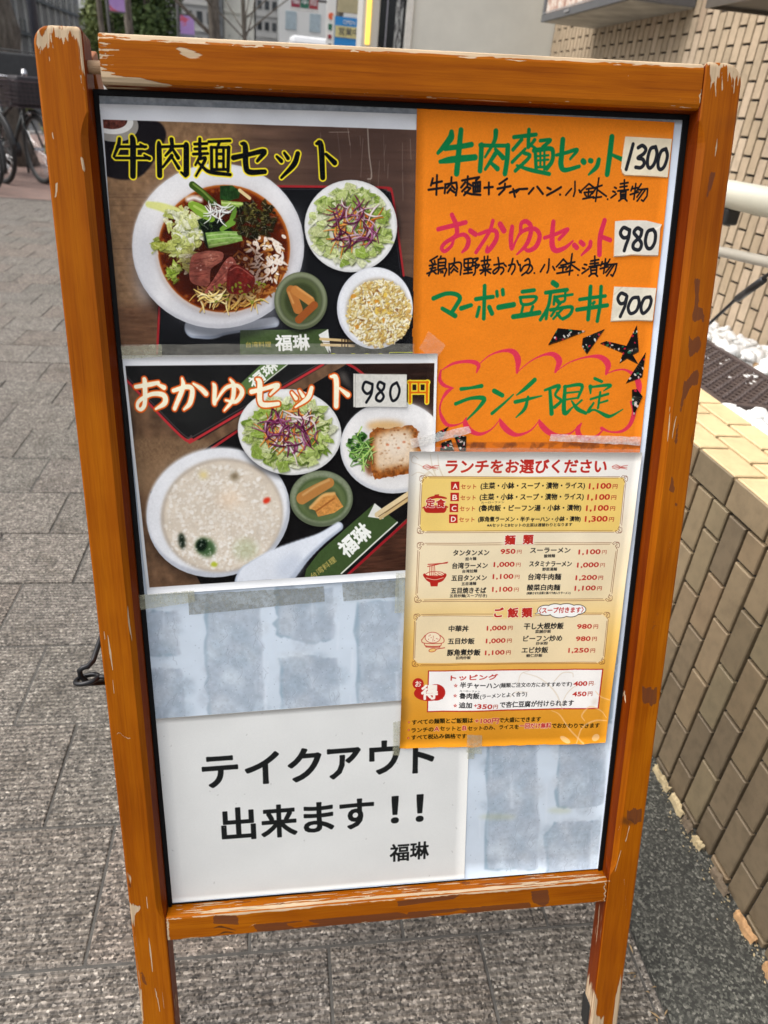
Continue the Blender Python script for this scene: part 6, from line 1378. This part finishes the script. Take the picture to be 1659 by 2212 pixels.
bare_tree(-3.42, 17.5, .05, 5, 'thin dark bare trunk at the left of the first purple banner', 0, 2, 3.4)
bare_tree(-1.13, 16, .10, 5.2, 'bare winter tree with spreading twigs right of the second purple banner', 0, 3, 1.9)
bare_tree(-.52, 14, .035, 4.2, 'slender bare sapling against the bright white building', 0, 3, 1.4)
bare_tree(.60, 12, .075, 4.2, 'leaning grey trunk left of the blue and yellow sign', .55, 2, 2.9)
# banners on poles
M_PUR = NT('purple_banner'); _v = M_PUR.obj(); _n = M_PUR.noise(_v, 5, 3, .6, 1.); M_PUR = M_PUR.done(M_PUR.ramp(_n, [(.42, (.42, .26, .62)), (.56, (.46, .30, .66)), (.62, (.60, .12, .20)), (.70, (.55, .10, .16))]), .6)
M_GP = simple('grey_steel_pole', (.10, .10, .10), .5)
def banner(px_, y, z0, z1, w_, label, first):
    o = empty('banner_pole', (px_, y, 0)); b = MB(); b.tube([(0, 0, 0), (0, 0, 4.6)], .028, 12); b.build('pole', M_GP, o, smooth=True)
    b = MB(); b.box(.04, .04+w_, -.006, .006, z0, z1); b.build('banner', M_PUR, o)
    for za in (z1, z0-.03): b = MB(); b.box(.0, .05+w_, -.012, .012, za, za+.025); b.build('arm', M_GP, o)
    if not first: b = MB(); b.box(.041, .039+w_, -.010, -.0065, z0+.002, z0+.10); b.build('banner_footer', simple('grey_blue_footer', (.20, .20, .27), .6), o)
    tag(o, label, 'banner', 'purple banners on poles')
banner(-3.40, 18, 2.56, 3.3, .30, 'purple banner cut off by the top edge, in front of the evergreen tree', True)
banner(-2.03, 18, 2.20, 2.62, .28, 'purple banner with red lettering on a thin pole left of the bare winter tree', False)

# buildings
def building(name, x0, x1, y0, y1, h, wall, label, cat='building', sides=('S',), floors=8, fh=1.35, bays=8, wz=(.35, .95), ww=.7, glass=None, z0=.6, fins=False, spandrel=None):
    o = empty(name, (0, 0, 0)); b = MB(); b.box(x0, x1, y0, y1, -.02, h); b.build('wall', wall, o)
    b = MB(); b.box(x0-.1, x1+.1, y0-.1, y1+.1, h+.001, h+.25); b.build('roof', wall, o)
    for sd_ in sides:
        L = (x1-x0) if sd_ == 'S' else (y1-y0)
        for f in range(floors):
            za, zb = z0+f*fh+wz[0]*fh, z0+f*fh+wz[1]*fh
            if zb > h: break
            for k in range(bays):
                a = L*(k+.5-ww/2)/bays; c = L*(k+.5+ww/2)/bays; b = MB()
                if sd_ == 'S': b.box(x0+a, x0+c, y0-.03, y0-.002, za, zb)
                else: b.box(x1+.002, x1+.03, y0+a, y0+c, za, zb)
                b.build('window', glass, o)
            b = MB()
            if sd_ == 'S': b.box(x0, x1, y0-.07, y0-.001, z0+f*fh-.04, z0+f*fh+.04)
            else: b.box(x1+.001, x1+.16, y0, y1, z0+f*fh+.02, z0+f*fh+.17)
            b.build('floor_band', spandrel or wall, o)
    if fins:
        for k in range(int((y1-y0)/1.55)):
            b = MB(); b.box(x1+.001, x1+.10, y0+k*1.55, y0+k*1.55+.10, z0, h); b.build('fin', M_FIN, o)
    tag(o, label, cat); return o
M_GL = NT('window_glass'); _v = M_GL.obj(world=True); M_GL = M_GL.done(M_GL.ramp(M_GL.noise(_v, 1.5, 4), [(.35, (.02, .024, .03)), (.6, (.09, .10, .11)), (.75, (.3, .31, .3))]), .15)
M_FIN = simple('white_fin', (.62, .62, .60), .6)
building('grey_office_building', -34, -13.6, 24, 62, 15, simple('grey_panel_wall', (.20, .20, .205), .7, .1, 2, world=True), 'long grey office building with window bands on the left side of the street', sides=('E',), floors=8, fh=1.75, bays=24, wz=(.12, .42), ww=.8, glass=M_GL, z0=-.6, fins=True, spandrel=simple('blue_grey_band', (.07, .085, .10), .6))
M_WHT = simple('white_facade', (.78, .77, .74), .7, .05, 1, world=True)
building('white_tower', -2.45, -1.10, 40, 52, 20, simple('bright_white_facade', (.80, .79, .72), .6, .03, 1, world=True), 'very bright plain white building seen behind the slender sapling', floors=9, fh=2.0, bays=3, wz=(.5, .56), ww=.2, glass=simple('pale_glass', (.6, .6, .55), .3), z0=.4)
building('grey_side_tower', -3.1, -2.48, 39, 50, 20, simple('mid_grey_facade', (.20, .21, .22), .7, .1, 2, world=True), 'narrow grey building to the left of the bright white one', floors=10, fh=1.5, bays=2, wz=(.3, .7), ww=.5, glass=M_GL, z0=.4)
building('pale_apartment_building', -8.0, -3.3, 46, 58, 20, M_WHT, 'pale building with small windows behind the trees', floors=12, fh=1.15, bays=9, wz=(.3, .75), ww=.55, glass=M_GL, z0=.4)
building('white_street_building', -1.02, -.02, 40, 50, 20, simple('light_grey_facade', (.55, .55, .54), .7, .1, 3, world=True), 'light building with small grey windows right of the bright white one', floors=16, fh=.8, bays=3, wz=(.3, .7), ww=.6, glass=M_GL, z0=.4)
building('pale_corner_building', .02, 6, 36, 46, 20, M_WHT, 'broad white building closing the view beside the shop signs', floors=7, fh=2.1, bays=6, wz=(.3, .6), ww=.45, glass=simple('pale_blue_glass', (.42, .50, .54), .2), z0=1.0)

# projecting signs along the shops
def lettering(s, size, mat, parent, loc, name='lettering'):
    cu = bpy.data.curves.new(name, 'FONT'); cu.body = s; cu.size = size*S; cu.extrude = .001; cu.align_x = 'CENTER'; cu.align_y = 'CENTER'
    o = bpy.data.objects.new(name, cu); dg = bpy.context.evaluated_depsgraph_get(); COL.objects.link(o); dg.update()
    me = bpy.data.meshes.new_from_object(o.evaluated_get(bpy.context.evaluated_depsgraph_get())); COL.objects.unlink(o); bpy.data.objects.remove(o)
    me.materials.clear(); me.materials.append(mat); m = link(bpy.data.objects.new(name, me), parent); m.location = Vector(loc)*S; m.rotation_euler = (math.pi/2, 0, 0); return m
M_WHL, M_NAV = simple('white_lettering', (.75, .75, .75), .5), simple('dark_lettering', (.05, .06, .09), .5)
sg = empty('blue_sign_board', (.585, 9, 0)); tag(sg, 'blue sign board with a yellow band beside the shop column', 'sign')
b = MB(); b.box(.0, .30, .0, .05, 1.50, 2.165); b.build('board', simple('bright_blue', (.025, .24, .60), .4, .05), sg); b = MB(); b.box(.006, .294, -.006, -.001, 1.985, 2.085); b.build('yellow_band', simple('pale_yellow', (.66, .58, .27), .5), sg)
b = MB(); b.box(-.022, -.001, .0, .05, 1.2, 2.17); b.build('frame', M_FIN, sg); b = MB(); b.tube([(.15, .03, 0), (.15, .03, 1.5)], .02, 10); b.build('post', M_GP, sg)
lettering('営業中', .075, M_NAV, sg, (.15, -.008, 2.035)); lettering('OPEN', .05, M_WHL, sg, (.15, -.002, 2.12)).data.name = 'small_lettering'
bg_ = empty('beige_sign', (.62, 9.4, 0)); tag(bg_, 'beige sign cut by the top edge above the blue sign', 'sign'); b = MB(); b.box(.02, .26, .0, .06, 2.24, 2.6); b.build('board', simple('beige_sign_face', (.45, .38, .22), .5, .1), bg_); b = MB(); b.tube([(.26, .03, 2.3), (.5, .03, 2.3)], .015, 8); b.build('bracket', M_GP, bg_)
sg = empty('three_colour_sign', (.20, 14, 0)); tag(sg, 'hanging sign of red, green and red squares at the top edge', 'sign')
for k, c in enumerate(((.30, .03, .06), (.03, .16, .10), (.34, .04, .05))): b = MB(); b.box(.0+k*.145, .14+k*.145, 0, .05, 2.63, 2.85); b.build('square', simple('sign_red' if k != 1 else 'sign_green', c, .5), sg)
for k, q in enumerate(('福', '本', '館')): lettering(q, .12, M_WHL, sg, (.07+k*.145, -.004, 2.72))
b = MB(); b.box(-.01, .44, -.001, .05, 2.59, 2.625); b.build('frame', M_FIN, sg); b = MB(); b.tube([(.42, .03, 2.75), (1.2, .03, 2.75)], .02, 8); b.build('bracket', M_GP, sg)
sg = empty('orange_round_sign', (.60, 10.5, 0)); tag(sg, 'small white sign with an orange disc and green square left of the blue sign', 'sign')
b = MB(); b.box(-.02, .09, 0, .05, 2.0, 2.5); b.build('board', M_WHT, sg); b = MB(); b.tube([(.035, -.012, 2.28), (.035, -.001, 2.28)], .035, 20); b.build('disc', simple('orange_red', (.70, .12, .04), .5), sg); b = MB(); b.box(.005, .065, -.01, -.001, 2.14, 2.2); b.build('square', simple('sign_dark_green', (.02, .14, .08), .5), sg); b = MB(); b.box(.005, .05, -.01, -.001, 2.05, 2.09); b.build('mark', simple('sign_dark_red', (.3, .02, .03), .5), sg)
b = MB(); b.tube([(.03, .02, 0), (.03, .02, 2.0)], .018, 8); b.build('post', M_GP, sg)
# a white van beyond the signs
vn = empty('parked_van', (.3, 24, 0)); tag(vn, 'white van with pale windows parked beyond the signs', 'van')
b = MB(); b.box(0, 1.9, 0, 4.2, .35, 2.85); b.build('body', simple('white_van_paint', (.72, .73, .74), .3, .02), vn, bevel=.15)
b = MB(); b.box(.25, 1.65, -.02, -.003, 1.75, 2.5); b.build('rear_window', M_GL, vn)
for x_ in (0, 1.75):
    for y_ in (.8, 3.3): b = MB(); b.tube([(x_-.02, y_, .42), (x_+.2, y_, .42)], .42, 20); b.build('wheel', simple('tyre_rubber', (.02, .02, .02), .8), vn)
for x_ in (.08, 1.68): b = MB(); b.box(x_, x_+.14, -.02, -.003, 1.1, 1.6); b.build('tail_light', simple('tail_light_red', (.4, .02, .02), .3), vn)

# yellow and green shrubs behind the bicycles
for k, (x, y, r, m_, lb) in enumerate([(-3.75, 15.2, .55, M_YEL, 'yellow flowering shrub behind the front wheel of the near bicycle'), (-5.3, 17, .8, M_LEAF2, 'green roadside shrub left of the yellow one'), (-4.3, 18.5, .7, M_LEAF2, 'green shrub further back beneath the thick tree')]):
    o = empty('roadside_shrub', (x, y, 0)); b = MB(); leaves(b, (0, 0, r*.7), (r, r*.7, r*.7), 1500, .05); b.build('foliage', m_, o); b = MB()
    for q in range(6): a = q; b.tube([(0, 0, 0), (math.cos(a)*r*.5, math.sin(a)*r*.4, r*.8)], .02, 6)
    b.build('stems', M_BARK, o); tag(o, lb, 'shrub', 'roadside shrubs')

# bicycles
M_BLK, M_CHR, M_TYRE, M_FRAME = simple('black_plastic', (.02, .02, .022), .45), simple('chrome', (.62, .62, .64), .2, metallic=.9), simple('bicycle_tyre', (.018, .018, .018), .75), simple('dark_green_grey_frame', (.028, .036, .038), .35)
M_BASK = simple('dark_woven_basket', (.07, .05, .055), .7, .3, 60, .6)
def bicycle(loc, rz, sc, label, bag=True):
    """local +x is forward; wheel radius .35 m"""
    o = empty('bicycle', loc, rz); k = sc/S
    def P(*a): return [tuple(c*k for c in p) for p in a]
    for wx in (0, 1.1):
        wv = empty('wheel'); wv.parent = o
        b = MB(); b.tube(P(*[(wx+.33*math.cos(t), 0, .345+.33*math.sin(t)) for t in np.linspace(0, 2*math.pi, 41)]), .024*k, 10, cap=False); b.build('tyre', M_TYRE, wv, smooth=True)
        b = MB(); b.tube(P(*[(wx+.305*math.cos(t), 0, .345+.305*math.sin(t)) for t in np.linspace(0, 2*math.pi, 41)]), .009*k, 8, cap=False); b.build('rim', M_GP, wv, smooth=True)
        b = MB()
        for q in range(28): t = q*2*math.pi/28; b.tube(P((wx, .03*(-1)**q, .345), (wx+.3*math.cos(t), 0, .345+.3*math.sin(t))), .0016*k, 4)
        b.tube(P((wx, -.05, .345), (wx, .05, .345)), .02*k, 12); b.build('spokes', M_CHR, wv)
        b = MB(); b.tube(P(*[(wx+.375*math.cos(t), 0, .345+.375*math.sin(t)) for t in np.linspace(.1 if wx else .7, 2.6 if wx else 3.5, 20)]), .022*k, 8); b.build('mudguard', M_BLK, o, smooth=True)
    b = MB()
    for a in (((.42, 0, .29), (.20, 0, .82)), ((.42, 0, .29), (.86, 0, .70)), ((.26, 0, .62), (.80, 0, .84)), ((.42, .0, .29), (0, .06, .345)), ((.42, 0, .29), (0, -.06, .345)), ((.24, 0, .70), (0, .06, .345)), ((.24, 0, .70), (0, -.06, .345))): b.tube(P(*a), .026*k, 10)
    b.tube(P((.88, 0, .64), (.80, 0, .92)), .022*k, 12); b.build('frame', M_FRAME, o, smooth=True)
    b = MB()
    for s in (-1, 1): b.tube(P((.88, s*.03, .66), (.93, s*.055, .58), (1.1, s*.06, .345)), .013*k, 8)
    b.build('fork', M_FRAME, o, smooth=True)
    b = MB(); b.tube(P((.80, 0, .9), (.78, 0, 1.02)), .014*k, 10); b.tube(P((.58, -.29, 1.02), (.72, -.24, 1.03), (.80, -.1, 1.03), (.82, 0, 1.03), (.80, .1, 1.03), (.72, .24, 1.03), (.58, .29, 1.02)), .012*k, 10); b.build('handlebar', M_CHR, o, smooth=True)
    for s in (-1, 1): b = MB(); b.tube(P((.56, s*.295, 1.02), (.66, s*.265, 1.025)), .018*k, 10); b.build('grip', M_BLK, o, smooth=True)
    b = MB(); b.tube(P((.82, .08, 1.05), (.82, .08, 1.09)), .028*k, 14); b.sphere(P((.82, .08, 1.09))[0], .028*k, 12, 8); b.build('bell', M_CHR, o, smooth=True)
    b = MB(); b.sphere(P((.16, 0, .93))[0], .13*k, 14, 8, sq=(1.05, .75, .35)); b.sphere(P((.28, 0, .93))[0], .08*k, 12, 8, sq=(1.2, .5, .35)); b.build('saddle', M_BLK, o, smooth=True)
    b = MB(); b.tube(P((.20, 0, .80), (.17, 0, .90)), .013*k, 10); b.build('seat_post', M_CHR, o)
    # basket with wires
    b = MB(); x0, x1, y0, y1, z0, z1 = .90, 1.18, -.18, .18, .76, 1.0
    for z in np.linspace(z0, z1, 7): f = (z-z0)/(z1-z0)*.03; b.tube(P((x0-f, y0-f, z), (x1+f, y0-f, z), (x1+f, y1+f, z), (x0-f, y1+f, z), (x0-f, y0-f, z)), .0035*k if z < z1 else .008*k, 5)
    for i in range(9):
        q = i/8
        for a in ((x0+(x1-x0)*q, y0), (x0+(x1-x0)*q, y1), (x0, y0+(y1-y0)*q), (x1, y0+(y1-y0)*q)): b.tube(P((a[0], a[1], z0), (a[0]+(a[0]-1.04)*.15, a[1]*1.15, z1)), .003*k, 4)
    b.box(x0*k, x1*k, y0*k, y1*k, (z0-.006)*k, z0*k); b.build('basket', M_BASK, o)
    if bag: b = MB(); b.box((x0+.02)*k, (x1-.02)*k, (y0+.02)*k, (y1-.02)*k, (z0+.004)*k, (z1+.05)*k); b.build('basket_liner', simple('grey_black_liner', (.03, .026, .03), .5, .3), o, bevel=.03)
    b = MB(); b.box(-.22*k, .16*k, -.06*k, .06*k, .735*k, .75*k); b.tube(P((-.2, .05, .74), (0, .07, .345)), .006*k, 6); b.tube(P((-.2, -.05, .74), (0, -.07, .345)), .006*k, 6); b.build('rear_rack', M_BLK, o)
    b = MB(); b.tube(P((.42, -.06, .29), (.42, .06, .29)), .09*k, 20); b.tube(P((.42, -.07, .29), (.55, -.07, .20)), .011*k, 8); b.tube(P((.42, .07, .29), (.29, .07, .38)), .011*k, 8); b.tube(P((.50, -.10, .19), (.60, -.10, .19)), .016*k, 8); b.build('crank', M_BLK, o)
    b = MB(); b.tube(P((0, .08, .33), (-.08, .16, .01), (-.14, .24, .01)), .009*k, 8); b.build('kickstand', M_CHR, o, smooth=True)
    b = MB(); b.tube(P((1.0, 0, .70), (1.06, 0, .70)), .035*k, 14); b.build('front_light', M_CHR, o, smooth=True)
    tag(o, label, 'bicycle', 'parked bicycles'); return o
bicycle((-4.23, 12.86, 0), math.radians(-50), .87, 'black city bicycle with a lined front basket, nearest the wooden frame')
bicycle((-3.70, 10.55, 0), math.radians(142), .87, 'black bicycle nearly all cut off by the left edge with its kickstand down', False)
bicycle((-4.75, 12.5, 0), math.radians(-46), .87, 'second black bicycle standing close beside the first, its frame nearly hidden', False)
o = empty('black_carrier_bag', (-4.15, 12.9, 0)); b = MB(); b.box(-.02, .75, -.15, .15, 1.28, 1.60); b.build('bag_body', simple('black_canvas', (.028, .03, .033), .7, .2, 20, .4), o, bevel=.03); b = MB(); b.tube([(0.02, 0, 1.60), (.10, 0, 1.63), (.7, 0, 1.62), (.74, 0, 1.60)], .012, 6); b.build('bag_edge', M_BLK, o); b = MB(); b.tube([(.3, 0, 0), (.3, 0, 1.30)], .02, 8); b.build('carrier_post', M_BLK, o); tag(o, 'flat black canvas carrier standing behind the bicycle handlebars', 'carrier')
